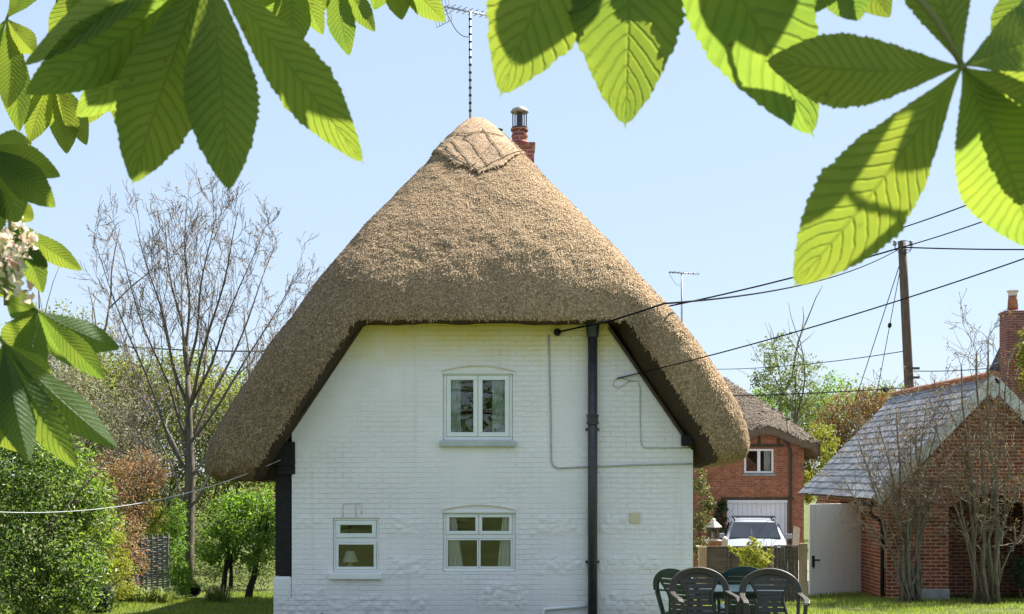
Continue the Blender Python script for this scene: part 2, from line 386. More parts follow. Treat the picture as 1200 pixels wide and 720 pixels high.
def thatchmat(name, cols, grey, bump=1.0, weather=False):
    m, nt, b = newmat(name)
    tc = N(nt, 'ShaderNodeTexCoord')
    g = N(nt, 'ShaderNodeNewGeometry')
    vo = N(nt, 'ShaderNodeTexNoise', i_Scale=26.0, i_Detail=5.0, i_Roughness=0.7, i_Distortion=1.2); L(nt, tc.outputs['Object'], vo.inputs['Vector'])
    mixr = N(nt, 'ShaderNodeMath', operation='MULTIPLY_ADD'); mixr.inputs[1].default_value = 0.4
    sc = N(nt, 'ShaderNodeMath', operation='MULTIPLY_ADD'); sc.inputs[1].default_value = 1.5; sc.inputs[2].default_value = -0.45
    L(nt, vo.outputs[0], sc.inputs[0]); L(nt, g.outputs['Random Per Island'], mixr.inputs[0]); L(nt, sc.outputs[0], mixr.inputs[2])
    cr = N(nt, 'ShaderNodeValToRGB'); els = cr.color_ramp.elements
    while len(els) < len(cols): els.new(0.5)
    for i, c in enumerate(cols): els[i].position = i / (len(cols) - 1); els[i].color = c4(c)
    L(nt, mixr.outputs[0], cr.inputs[0])
    big = N(nt, 'ShaderNodeTexNoise', i_Scale=0.7, i_Detail=5.0, i_Roughness=0.6); L(nt, tc.outputs['Object'], big.inputs['Vector'])
    rb = N(nt, 'ShaderNodeMapRange'); rb.inputs[1].default_value = 0.42; rb.inputs[2].default_value = 0.68; rb.inputs[4].default_value = 0.75; L(nt, big.outputs[0], rb.inputs[0])
    mx = N(nt, 'ShaderNodeMix', data_type='RGBA', blend_type='MULTIPLY'); mx.inputs[7].default_value = c4(grey)
    L(nt, rb.outputs[0], mx.inputs[0]); L(nt, cr.outputs[0], mx.inputs[6])
    if weather:
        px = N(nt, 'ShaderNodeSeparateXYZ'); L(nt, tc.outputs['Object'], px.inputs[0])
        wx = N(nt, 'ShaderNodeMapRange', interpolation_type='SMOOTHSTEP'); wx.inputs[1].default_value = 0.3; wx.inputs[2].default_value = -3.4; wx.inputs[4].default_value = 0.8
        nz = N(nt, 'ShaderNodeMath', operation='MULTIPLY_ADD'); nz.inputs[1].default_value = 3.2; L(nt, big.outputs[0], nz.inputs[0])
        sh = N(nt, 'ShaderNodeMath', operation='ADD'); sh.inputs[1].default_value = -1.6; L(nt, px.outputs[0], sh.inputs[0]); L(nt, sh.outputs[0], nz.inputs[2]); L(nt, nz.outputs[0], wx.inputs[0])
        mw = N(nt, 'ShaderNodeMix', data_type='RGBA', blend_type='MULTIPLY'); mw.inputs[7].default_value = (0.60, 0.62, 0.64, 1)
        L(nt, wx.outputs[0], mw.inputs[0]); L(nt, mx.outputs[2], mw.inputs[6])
        mp = N(nt, 'ShaderNodeMapping'); mp.inputs['Scale'].default_value = (2.6, 2.6, 0.5); L(nt, tc.outputs['Object'], mp.inputs[0])
        sn = N(nt, 'ShaderNodeTexNoise', i_Scale=1.0, i_Detail=5.0, i_Roughness=0.65); L(nt, mp.outputs[0], sn.inputs['Vector'])
        sr = N(nt, 'ShaderNodeMapRange'); sr.inputs[1].default_value = 0.5; sr.inputs[2].default_value = 0.7; sr.inputs[4].default_value = 0.55; L(nt, sn.outputs[0], sr.inputs[0])
        m3 = N(nt, 'ShaderNodeMix', data_type='RGBA', blend_type='MULTIPLY'); m3.inputs[7].default_value = (0.66, 0.64, 0.62, 1)
        L(nt, sr.outputs[0], m3.inputs[0]); L(nt, mw.outputs[2], m3.inputs[6]); mx = m3
    L(nt, mx.outputs[2], b.inputs['Base Color'])
    b.inputs['Roughness'].default_value = 0.8; b.inputs['Specular IOR Level'].default_value = 0.2
    bp = N(nt, 'ShaderNodeBump', i_Strength=bump, i_Distance=0.05); L(nt, vo.outputs[0], bp.inputs['Height']); L(nt, bp.outputs[0], b.inputs['Normal'])
    return m
M['thatch'] = thatchmat('thatch', [(0.15,0.085,0.042),(0.47,0.305,0.165),(0.82,0.585,0.345),(0.92,0.74,0.50)], (0.72,0.72,0.74), 1.0, True)
M['thatch_ridge'] = thatchmat('thatch_ridge', [(0.14,0.08,0.045),(0.38,0.25,0.145),(0.62,0.45,0.28),(0.80,0.63,0.43)], (0.85,0.85,0.85), 0.8)
M['thatch_old'] = thatchmat('thatch_weathered', [(0.07,0.052,0.038),(0.16,0.125,0.09),(0.25,0.20,0.15),(0.34,0.28,0.21)], (0.8,0.78,0.76))

def slatemat():
    m, nt, b = newmat('slate_roof')
    g = N(nt, 'ShaderNodeNewGeometry'); tc = N(nt, 'ShaderNodeTexCoord')
    cr = N(nt, 'ShaderNodeValToRGB')
    cr.color_ramp.elements[0].color = (0.085,0.09,0.10,1); cr.color_ramp.elements[1].color = (0.22,0.225,0.235,1)
    L(nt, g.outputs['Random Per Island'], cr.inputs[0])
    n = N(nt, 'ShaderNodeTexNoise', i_Scale=7.0, i_Detail=7.0, i_Roughness=0.7); L(nt, tc.outputs['Object'], n.inputs['Vector'])
    r = N(nt, 'ShaderNodeMapRange'); r.inputs[1].default_value = 0.55; r.inputs[2].default_value = 0.75; r.inputs[4].default_value = 0.6; L(nt, n.outputs[0], r.inputs[0])
    mx = N(nt, 'ShaderNodeMix', data_type='RGBA'); mx.inputs[7].default_value = (0.30,0.30,0.26,1)
    L(nt, r.outputs[0], mx.inputs[0]); L(nt, cr.outputs[0], mx.inputs[6]); L(nt, mx.outputs[2], b.inputs['Base Color'])
    b.inputs['Roughness'].default_value = 0.5
    bp = N(nt, 'ShaderNodeBump', i_Strength=0.2, i_Distance=0.01); L(nt, n.outputs[0], bp.inputs['Height']); L(nt, bp.outputs[0], b.inputs['Normal'])
    return m
M['slate'] = slatemat()

def lawnmat():
    m, nt, b = newmat('lawn')
    tc = N(nt, 'ShaderNodeTexCoord')
    n = N(nt, 'ShaderNodeTexNoise', i_Scale=0.6, i_Detail=9.0, i_Roughness=0.7); L(nt, tc.outputs['Object'], n.inputs['Vector'])
    cr = N(nt, 'ShaderNodeValToRGB'); els = cr.color_ramp.elements
    els[0].position = 0.3; els[1].position = 0.72; els[0].color = (0.06,0.085,0.022,1); els[1].color = (0.145,0.162,0.052,1)
    L(nt, n.outputs[0], cr.inputs[0])
    f = N(nt, 'ShaderNodeTexNoise', i_Scale=40.0, i_Detail=5.0, i_Roughness=0.7); L(nt, tc.outputs['Object'], f.inputs['Vector'])
    r = N(nt, 'ShaderNodeMapRange'); r.inputs[1].default_value = 0.3; r.inputs[2].default_value = 0.7; r.inputs[3].default_value = 0.55; r.inputs[4].default_value = 1.35; L(nt, f.outputs[0], r.inputs[0])
    mx = N(nt, 'ShaderNodeVectorMath', operation='SCALE'); L(nt, cr.outputs[0], mx.inputs[0]); L(nt, r.outputs[0], mx.inputs[3])
    L(nt, mx.outputs[0], b.inputs['Base Color']); b.inputs['Roughness'].default_value = 0.9; b.inputs['Specular IOR Level'].default_value = 0.1
    bp = N(nt, 'ShaderNodeBump', i_Strength=0.8, i_Distance=0.04); L(nt, f.outputs[0], bp.inputs['Height']); L(nt, bp.outputs[0], b.inputs['Normal'])
    return m
M['lawn'] = lawnmat()
M['grass'] = island_mat('grass_blades', [(0.09,0.14,0.025),(0.15,0.21,0.04),(0.22,0.27,0.06),(0.29,0.30,0.09)], 0.6, 0.45, (1.6,1.7,0.8))

# foliage tones
M['leaf_laurel'] = island_mat('leaf_laurel', [(0.04,0.065,0.018),(0.075,0.125,0.03),(0.12,0.175,0.045),(0.20,0.235,0.08)], 0.45, 0.45, spec=0.4)
M['leaf_green'] = island_mat('leaf_green', [(0.04,0.085,0.014),(0.075,0.145,0.022),(0.12,0.20,0.035),(0.18,0.24,0.06)], 0.5, 0.45)
M['leaf_willow'] = island_mat('leaf_willow', [(0.085,0.105,0.03),(0.14,0.165,0.045),(0.20,0.23,0.065),(0.26,0.26,0.11)], 0.6, 0.45, (1.7,1.7,0.8))
M['leaf_pale'] = island_mat('leaf_pale', [(0.12,0.11,0.075),(0.20,0.19,0.13),(0.28,0.26,0.19),(0.17,0.20,0.085)], 0.65, 0.25, (1.4,1.4,0.9))
M['leaf_orange'] = island_mat('leaf_orange', [(0.20,0.10,0.065),(0.30,0.165,0.10),(0.36,0.25,0.13),(0.22,0.22,0.09),(0.36,0.20,0.13)], 0.6, 0.3, (1.6,1.3,0.8))
M['leaf_yellow'] = island_mat('leaf_yellow', [(0.13,0.16,0.02),(0.21,0.24,0.025),(0.28,0.28,0.035),(0.20,0.21,0.05)], 0.55, 0.35, (1.5,1.5,0.7))
M['leaf_dark'] = island_mat('leaf_dark', [(0.010,0.024,0.010),(0.02,0.045,0.016),(0.035,0.07,0.022)], 0.5, 0.2)
M['leaf_spring'] = island_mat('leaf_spring', [(0.09,0.13,0.04),(0.14,0.19,0.06),(0.19,0.23,0.09),(0.15,0.16,0.08)], 0.55, 0.35, (1.6,1.6,0.8))
M['leaf_brown'] = island_mat('leaf_brown', [(0.13,0.075,0.04),(0.22,0.13,0.06),(0.28,0.18,0.075),(0.14,0.15,0.05)], 0.6, 0.3, (1.5,1.3,0.8))
M['leaf_ivy'] = island_mat('leaf_ivy', [(0.04,0.055,0.02),(0.10,0.12,0.035),(0.20,0.21,0.07),(0.28,0.26,0.12)], 0.5, 0.25, (1.5,1.5,0.8))
M['petal'] = island_mat('chestnut_petal', [(0.80,0.76,0.70),(0.84,0.80,0.74),(0.66,0.42,0.36),(0.74,0.68,0.48),(0.30,0.36,0.12)], 0.6, 0.35, (1.1,1.05,1.0))

def chestnut_mat():
    m, nt, b = newmat('chestnut_leaf')
    uv = N(nt, 'ShaderNodeUVMap')
    sx = N(nt, 'ShaderNodeSeparateXYZ'); L(nt, uv.outputs[0], sx.inputs[0])     # x: -1..1 across (stored 0..1), y: along
    a1 = N(nt, 'ShaderNodeMath', operation='MULTIPLY_ADD'); a1.inputs[1].default_value = 2.0; a1.inputs[2].default_value = -1.0; L(nt, sx.outputs[0], a1.inputs[0])
    ab = N(nt, 'ShaderNodeMath', operation='ABSOLUTE'); L(nt, a1.outputs[0], ab.inputs[0])
    # side veins: sin of (u - k|v|)
    k0 = N(nt, 'ShaderNodeMath', operation='MULTIPLY_ADD'); k0.inputs[1].default_value = -0.14; L(nt, ab.outputs[0], k0.inputs[0]); L(nt, sx.outputs[1], k0.inputs[2])
    wn = N(nt, 'ShaderNodeTexNoise', i_Scale=3.0, i_Detail=3.0); L(nt, uv.outputs[0], wn.inputs['Vector'])
    k = N(nt, 'ShaderNodeMath', operation='MULTIPLY_ADD'); k.inputs[1].default_value = 0.05; L(nt, wn.outputs[0], k.inputs[0]); L(nt, k0.outputs[0], k.inputs[2])
    s = N(nt, 'ShaderNodeMath', operation='MULTIPLY'); s.inputs[1].default_value = 2 * PI * 19; L(nt, k.outputs[0], s.inputs[0])
    sn = N(nt, 'ShaderNodeMath', operation='COSINE'); L(nt, s.outputs[0], sn.inputs[0])
    vein = N(nt, 'ShaderNodeMapRange'); vein.inputs[1].default_value = 0.55; vein.inputs[2].default_value = 1.0; L(nt, sn.outputs[0], vein.inputs[0])
    mid = N(nt, 'ShaderNodeMapRange'); mid.inputs[1].default_value = 0.05; mid.inputs[2].default_value = 0.0; L(nt, ab.outputs[0], mid.inputs[0])
    vm = N(nt, 'ShaderNodeMath', operation='MAXIMUM'); L(nt, vein.outputs[0], vm.inputs[0]); L(nt, mid.outputs[0], vm.inputs[1])
    tc = N(nt, 'ShaderNodeTexCoord')
    n = N(nt, 'ShaderNodeTexNoise', i_Scale=22.0, i_Detail=6.0, i_Roughness=0.6); L(nt, tc.outputs['Object'], n.inputs['Vector'])
    oi = N(nt, 'ShaderNodeObjectInfo')
    ns = N(nt, 'ShaderNodeMath', operation='MULTIPLY_ADD'); ns.inputs[1].default_value = 0.5; L(nt, oi.outputs['Random'], ns.inputs[0]); L(nt, n.outputs[0], ns.inputs[2])
    cr = N(nt, 'ShaderNodeValToRGB'); cr.color_ramp.elements[0].position = 0.35; cr.color_ramp.elements[1].position = 0.95
    cr.color_ramp.elements[0].color = (0.030,0.075,0.018,1); cr.color_ramp.elements[1].color = (0.055,0.110,0.022,1)
    L(nt, ns.outputs[0], cr.inputs[0])
    mx = N(nt, 'ShaderNodeMix', data_type='RGBA'); mx.inputs[7].default_value = (0.05,0.085,0.018,1)
    f1 = N(nt, 'ShaderNodeMath', operation='MULTIPLY'); f1.inputs[1].default_value = 0.32; L(nt, vm.outputs[0], f1.inputs[0])
    L(nt, f1.outputs[0], mx.inputs[0]); L(nt, cr.outputs[0], mx.inputs[6])
    fn = N(nt, 'ShaderNodeTexNoise', i_Scale=75.0, i_Detail=3.0, i_Roughness=0.5); L(nt, tc.outputs['Object'], fn.inputs['Vector'])
    fr = N(nt, 'ShaderNodeMapRange'); fr.inputs[1].default_value = 0.70; fr.inputs[2].default_value = 0.76; fr.inputs[4].default_value = 0.8; L(nt, fn.outputs[0], fr.inputs[0])
    fk = N(nt, 'ShaderNodeMix', data_type='RGBA'); fk.inputs[7].default_value = (0.10,0.065,0.03,1); L(nt, fr.outputs[0], fk.inputs[0]); L(nt, mx.outputs[2], fk.inputs[6])
    L(nt, fk.outputs[2], b.inputs['Base Color'])
    b.inputs['Roughness'].default_value = 0.5; b.inputs['Specular IOR Level'].default_value = 0.35
    # translucent blade: veins let less light through
    ct = N(nt, 'ShaderNodeValToRGB'); ct.color_ramp.elements[0].position = 0.35; ct.color_ramp.elements[1].position = 0.95
    ct.color_ramp.elements[0].color = (0.20,0.33,0.04,1); ct.color_ramp.elements[1].color = (0.37,0.44,0.045,1)
    L(nt, ns.outputs[0], ct.inputs[0])
    mt = N(nt, 'ShaderNodeMix', data_type='RGBA'); mt.inputs[7].default_value = (0.15,0.21,0.02,1)
    L(nt, f1.outputs[0], mt.inputs[0]); L(nt, ct.outputs[0], mt.inputs[6])
    ft = N(nt, 'ShaderNodeMix', data_type='RGBA'); ft.inputs[7].default_value = (0.16,0.10,0.02,1); L(nt, fr.outputs[0], ft.inputs[0]); L(nt, mt.outputs[2], ft.inputs[6])
    t = N(nt, 'ShaderNodeBsdfTranslucent'); L(nt, ft.outputs[2], t.inputs[0])
    inv = N(nt, 'ShaderNodeMath', operation='MULTIPLY'); inv.inputs[1].default_value = -1.0; L(nt, vm.outputs[0], inv.inputs[0])
    bp = N(nt, 'ShaderNodeBump', i_Strength=0.5, i_Distance=0.003); L(nt, inv.outputs[0], bp.inputs['Height'])
    L(nt, bp.outputs[0], b.inputs['Normal']); L(nt, bp.outputs[0], t.inputs['Normal'])
    ms = N(nt, 'ShaderNodeMixShader', i_0=0.5); L(nt, b.outputs[0], ms.inputs[1]); L(nt, t.outputs[0], ms.inputs[2])
    L(nt, ms.outputs[0], nt.nodes['Material Output'].inputs[0])
    return m
M['chestnut'] = chestnut_mat()

# ================================================================== SETTING
def build_ground():
    ys = [-60,-30,-12,-8,-6,-4,-2,0,4,8,12,14,16,17.7] + [17.7 + i * 0.85 for i in range(1, 11)] + [28,31,34,38,42,50,60,80,120,200,400,900]
    xs = [-900,-300,-120,-60,-40,-25,-18] + [-14 + i * 1.0 for i in range(33)] + [20,25,30,45,70,130,300,900]
    V = []; Fc = []
    for y in ys:
        for x in xs:
            w = 0.05 * mnoise.noise(Vector((x * 0.35, y * 0.35, 0.3))) if abs(x) < 40 and y < 60 else 0
            V.append((x, y, ground_z(x, y) + w - (0.0 if y < 60 else 0.3)))
    n = len(xs)
    for j in range(len(ys) - 1):
        for i in range(n - 1):
            a = j * n + i
            Fc.append((a, a + 1, a + n + 1, a + n))
    o = arr_mesh('lawn', V, Fc, M['lawn'], smooth=True)
    tag(o, 'short green lawn around the cottage', None, None, 'structure')
build_ground()

def gz(x, y):
    return ground_z(x, y) + 0.05 * mnoise.noise(Vector((x * 0.35, y * 0.35, 0.3)))

def drive():
    m = noisemat('gravel_drive', (0.20,0.18,0.15), (0.34,0.31,0.26), 30, 0.9, 0.5)
    V = []; Fc = []
    ys = [29.5, 31, 33, 36, 39, 41.9]; xs = [2, 4, 6, 8, 10, 12, 14]
    for y in ys:
        for x in xs: V.append((x, y, gz(x, y) + 0.03))
    n = len(xs)
    for j in range(len(ys) - 1):
        for i in range(n - 1):
            a = j * n + i; Fc.append((a, a + 1, a + n + 1, a + n))
    tag(arr_mesh('driveway', V, Fc, m, smooth=True), None, None, None, 'structure')
drive()

def grass():
    rng = np.random.default_rng(3)
    pts = []
    for (x0, x1, y0, y1, n) in ((3.2, 12.5, 17.5, 28.0, 52000), (-9.5, -3.3, 18.0, 27.5, 42000)):
        p = np.stack([rng.uniform(x0, x1, n), rng.uniform(y0, y1, n)], 1)
        pts.append(p)
    p = np.concatenate(pts)
    # uneven tufts
    nz = np.array([mnoise.noise(Vector((a * 0.9, b * 0.9, 1.7))) for a, b in p])
    keep = rng.uniform(-0.55, 0.6, len(p)) < nz + 0.35
    p = p[keep]; nz = nz[keep]
    z = np.array([gz(a, b) for a, b in p])
    n = len(p)
    h = rng.uniform(0.03, 0.075, n) * (1 + 0.8 * nz)
    ang = rng.uniform(0, 2 * PI, n); lean = rng.uniform(0, 0.05, n); la = rng.uniform(0, 2 * PI, n)
    w = rng.uniform(0.004, 0.009, n)
    V = np.zeros((n, 3, 3))
    dx = np.cos(ang) * w; dy = np.sin(ang) * w
    V[:, 0] = np.stack([p[:, 0] - dx, p[:, 1] - dy, z - 0.005], 1)
    V[:, 1] = np.stack([p[:, 0] + dx, p[:, 1] + dy, z - 0.005], 1)
    V[:, 2] = np.stack([p[:, 0] + np.cos(la) * lean, p[:, 1] + np.sin(la) * lean, z + h], 1)
    o = arr_mesh('grass', V.reshape(-1, 3), np.arange(3 * n).reshape(-1, 3), M['grass'])
    tag(o, 'short grass blades of the lawn', None, None, 'stuff')
grass()

# ================================================================== FOLIAGE HELPERS
def leaf_arrays(blobs, n, size, rng, clump=60, spread=0.16, up=0.4, shell=0.55, aspect=0.45):
    """many small folded leaves gathered in clumps through lumpy ellipsoids"""
    vol = np.array([b[3] * b[4] * b[5] for b in blobs]) ** 0.75
    vol = vol / vol.sum()
    out = []
    for b, share in zip(blobs, vol):
        k = max(3, int(n * share)); nc = max(2, k // clump)
        d = rng.normal(size=(nc, 3)); d /= np.linalg.norm(d, axis=1)[:, None]
        r = shell + (1 - shell) * rng.uniform(0, 1, nc) ** 0.6
        lump = np.array([1 + 0.28 * mnoise.noise(Vector((q[0] * 1.8 + b[0], q[1] * 1.8 + b[1], q[2] * 1.8 + b[2]))) for q in d])
        c = d * (r * lump)[:, None] * np.array(b[3:6]) + np.array(b[:3])
        idx = rng.integers(0, nc, k)
        cs = spread * (b[3] * b[4] * b[5]) ** (1 / 3)
        pos = c[idx] + rng.normal(size=(k, 3)) * cs * np.array([1, 1, 0.8])
        nrm = d[idx] * 0.5 + rng.normal(size=(k, 3)) * 0.6 + np.array([0, 0, up])
        out.append((pos, nrm))
    pos = np.concatenate([o[0] for o in out]); nrm = np.concatenate([o[1] for o in out])
    return leaves_at(pos, nrm, size, rng, aspect)

def leaves_at(pos, nrm, size, rng, aspect=0.45):
    n = len(pos)
    nrm = nrm / (np.linalg.norm(nrm, axis=1)[:, None] + 1e-9)
    t = rng.normal(size=(n, 3)); t -= nrm * (t * nrm).sum(1)[:, None]; t /= np.linalg.norm(t, axis=1)[:, None] + 1e-9
    s = np.cross(nrm, t)
    ln = size * rng.uniform(0.6, 1.35, n); wd = ln * aspect
    fold = rng.uniform(0.05, 0.3, n) * wd
    droop = rng.uniform(-0.1, 0.25, n) * ln
    V = np.zeros((n, 4, 3))
    V[:, 0] = pos - t * (ln * 0.5)[:, None]
    V[:, 1] = pos + s * (wd * 0.5)[:, None] + nrm * fold[:, None]
    V[:, 2] = pos + t * (ln * 0.5)[:, None] - nrm * droop[:, None]
    V[:, 3] = pos - s * (wd * 0.5)[:, None] + nrm * fold[:, None]
    i = np.arange(n)[:, None] * 4
    Fc = np.concatenate([i + np.array([[0, 1, 2]]), i + np.array([[0, 2, 3]])], 1).reshape(-1, 3)
    return V.reshape(-1, 3), Fc

def grow(rng, start, direc, length, radius, depth, out, spread=0.55, kids=(2, 4), shrink=0.68, bend=0.18, upward=0.15, steps=5, minr=0.004):
    """recursive limb: appends (points, radii)"""
    pts = [Vector(start)]; d = Vector(direc).normalized(); rad = [radius]
    seg = length / steps
    for i in range(steps):
        d = (d + Vector((rng.gauss(0, bend), rng.gauss(0, bend), rng.gauss(0, bend) + upward * 0.35))).normalized()
        pts.append(pts[-1] + d * seg)
        rad.append(max(minr, radius * (1 - 0.55 * (i + 1) / steps)))
    out.append((pts, rad, depth))
    if depth <= 0: return
    nk = rng.randint(*kids)
    for k in range(nk):
        f = 0.35 + 0.62 * (k + rng.random()) / nk
        i = min(steps - 1, int(f * steps)); q = pts[i].lerp(pts[i + 1], f * steps - i)
        a = rng.uniform(0, 2 * PI); sp = spread * rng.uniform(0.7, 1.3)
        u = d.orthogonal().normalized(); u = Matrix.Rotation(a, 3, d) @ u
        nd = (d * math.cos(sp) + u * math.sin(sp) + Vector((0, 0, upward))).normalized()
        grow(rng, q, nd, length * shrink * rng.uniform(0.75, 1.15), max(minr, rad[i] * rng.uniform(0.5, 0.72)), depth - 1, out, spread, kids, shrink, bend, upward, max(3, steps - 1), minr)
    grow(rng, pts[-1], d, length * shrink, rad[-1], depth - 1, out, spread, kids, shrink, bend, upward, max(3, steps - 1), minr)

def sides(r): return 8 if r > 0.07 else 5 if r > 0.02 else 3

def leafy(name, label, cat, base, blobs, n, size, leafmat, group=None, trunks=(), bark='bark', seed=1, clump=60, spread=0.16, shell=0.55, aspect=0.45, crown='crown', up=0.4):
    """a shrub or tree: crown of leaves and real stems"""
    rng = np.random.default_rng(seed); rr = random.Random(seed)
    t = thing(name, label, cat, base, group)
    V, Fc = leaf_arrays(blobs, n, size, rng, clump, spread, up, shell, aspect)
    arr_mesh(crown, V, Fc, M[leafmat], t)
    mb = MB()
    for (p0, p1, r0) in trunks:
        p0 = Vector(p0); p1 = Vector(p1)
        limbs = []
        d = p1 - p0
        grow(rr, p0, d, d.length, r0, 2, limbs, 0.6, (2, 3), 0.6, 0.12, 0.1)
        for pts, rad, dp in limbs: mb.tube(pts, rad, sides(rad[0]))
    if trunks: mb.build('trunk', M[bark], t, smooth=True)
    return t

# ================================================================== THATCHED COTTAGE
YW, YV, YB = 17.7, 17.2, 27.2
COT = thing('thatched_cottage', 'white painted cottage under a tall rounded straw thatch', 'cottage', (-0.4, YW, 0.1))

# outer profile of the thatch in (x,z), from left tip over the ridge to right tip
outl = [(240,556),(241,540),(262,507),(300,452),(350,387)]
outr = [(765,347),(810,397),(848,447),(868,487),(876,518),(872,541)]
poly = [(PX(a, 17.45) - 0.13, PZ(b, 17.45) - 0.03) for a, b in outl]
RIDGE_X, RIDGE_Z = -0.60, 8.10
poly += [(-2.55, 5.13), (-0.95, 7.62), (RIDGE_X, RIDGE_Z), (-0.2, 7.62)]
poly += [(1.05, 6.0)] + [(PX(a, 17.45), PZ(b, 17.45)) for a, b in outr]
poly += [(2.75, PZ(541, 17.45)), (-3.35, PZ(566, 17.45)), (-3.9, PZ(566, 17.45))]
HIP = 1.10; HZ = 5.02
def soft_solid(planes, box, k, voxel):
    """rounded convex solid: planes (point, outward normal) blended softly into one curved skin"""
    mb = MB().box(*box); me = bpy.data.meshes.new('solid'); me.from_pydata(mb.v, [], mb.f)
    bm = bmesh.new(); bm.from_mesh(me); bmesh.ops.recalc_face_normals(bm, faces=bm.faces)
    PN = []
    for co, no in planes:
        no = Vector(no).normalized(); co = Vector(co); PN.append((tuple(no), no.dot(co)))
        bmesh.ops.bisect_plane(bm, geom=bm.verts[:] + bm.edges[:] + bm.faces[:], plane_co=co, plane_no=no, clear_outer=True)
        bmesh.ops.holes_fill(bm, edges=[e for e in bm.edges if e.is_boundary])
    bmesh.ops.triangulate(bm, faces=bm.faces[:]); bmesh.ops.recalc_face_normals(bm, faces=bm.faces)
    bm.to_mesh(me); bm.free()
    o = bpy.data.objects.new('thatched_roof', me); COL.objects.link(o)
    m = o.modifiers.new('r', 'REMESH'); m.mode = 'VOXEL'; m.voxel_size = voxel
    bake(o); me = o.data
    C = np.empty(len(me.vertices) * 3, np.float32); me.vertices.foreach_get('co', C); C = C.reshape(-1, 3).astype(float)
    n = np.array([p[0] for p in PN]); d = np.array([p[1] for p in PN])
    for _ in range(8):
        h = k * (C @ n.T - d); mx = h.max(1, keepdims=True); e = np.exp(h - mx); sm = e.sum(1, keepdims=True)
        f = (mx + np.log(sm)) / k; g = (e / sm) @ n
        C = C - f * g / ((g * g).sum(1, keepdims=True) + 0.05)
    me.vertices.foreach_set('co', C.astype(np.float32).ravel()); me.update()
    return o
off = 0.115
def pl(p, n, extra=0.0):
    n = Vector(n).normalized(); return (Vector(p) + n * (off + extra), n)
planes = [pl((-3.74, 0, 3.52), (-1.50, 0, 1)), pl((2.98, 0, 3.61), (1.30, 0, 1)),
          pl((-4.42, 0, 2.45), (-1, 0, 0.22), 0.08), pl((PX(875, 17.45), 0, 2.9), (1, 0, 0.16), 0.05),
          pl((-0.5, 0, PZ(552, 17.45)), (0.03, 0, -1), -0.05),
          pl((0, YV, 3), (0, -1, 0), -0.02), pl((0, YV, HZ), (0, -HIP, 1)), pl((0, YV, HZ - 0.30), (0, -2.4, 1)),
          pl((0, YB, HZ - 0.6), (0, HIP, 1)), pl((0, YB, 3), (0, 1, 0))]
A = soft_solid(planes, (-6, 5, 16, 29, 1, 10), 5.0, 0.055)

# hollow underneath: inner profile at a station with an outward offset
WL0, WL1 = (PX(335, YW), PZ(520, YW)), (PX(425, YW), PZ(383, YW))
WR1, WR0 = (PX(712, YW), PZ(381, YW)), (PX(808, YW), PZ(525, YW))
def inner(offl, offr, zt):
    sl = (WL1[1] - WL0[1]) / (WL1[0] - WL0[0]); sr = (WR0[1] - WR1[1]) / (WR0[0] - WR1[0])
    def xl(z): return WL0[0] + (z - WL0[1]) / sl - offl
    def xr(z): return WR0[0] + (z - WR0[1]) / sr + offr
    return [(xl(1.0), 1.0), (xr(1.0), 1.0), (xr(zt), zt), (xl(zt), zt)]
def loft(rings):
    mb = MB(); n = len(rings[0][1])
    for y, rg in rings: mb.v.extend([(x, y, z) for x, z in rg])
    for i in range(len(rings) - 1):
        for k in range(n):
            a = i * n + k; b = i * n + (k + 1) % n
            mb.f.append((a, b, b + n, a + n))
    mb.f.append(tuple(reversed(range(n)))); mb.f.append(tuple((len(rings) - 1) * n + k for k in range(n)))
    return mb
ZT = PZ(381, YW)
B = loft([(YV - 0.4, inner(0.06, 0.36, ZT - 0.02)), (YW - 0.05, inner(0.02, 0.10, ZT)), (YW + 0.3, inner(0.0, 0.0, ZT)), (19.4, inner(0, 0, 6.0)), (YB - 2.2, inner(0, 0, 6.0)), (YB + 0.6, inner(0, 0, 3.0))]).build('cutter', None)
cut(A, B)
m = A.modifiers.new('r', 'REMESH'); m.mode = 'VOXEL'; m.voxel_size = 0.05
m = A.modifiers.new('s', 'SMOOTH'); m.factor = 0.5; m.iterations = 5
bake(A)
me = A.data
co = np.empty(len(me.vertices) * 3, np.float32); me.vertices.foreach_get('co', co); co = co.reshape(-1, 3)
no = np.empty(len(me.vertices) * 3, np.float32); me.vertices.foreach_get('normal', no); no = no.reshape(-1, 3)
dis = np.array([0.035 * mnoise.noise(Vector(c) * 1.1) + 0.014 * mnoise.noise(Vector(c) * 4.0) + 0.008 * mnoise.noise(Vector(c) * 12.0) for c in co])
co = co + no * dis[:, None]
me.vertices.foreach_set('co', co.ravel()); me.update()
roof_bvh = BVHTree.FromObject(A, bpy.context.evaluated_depsgraph_get())

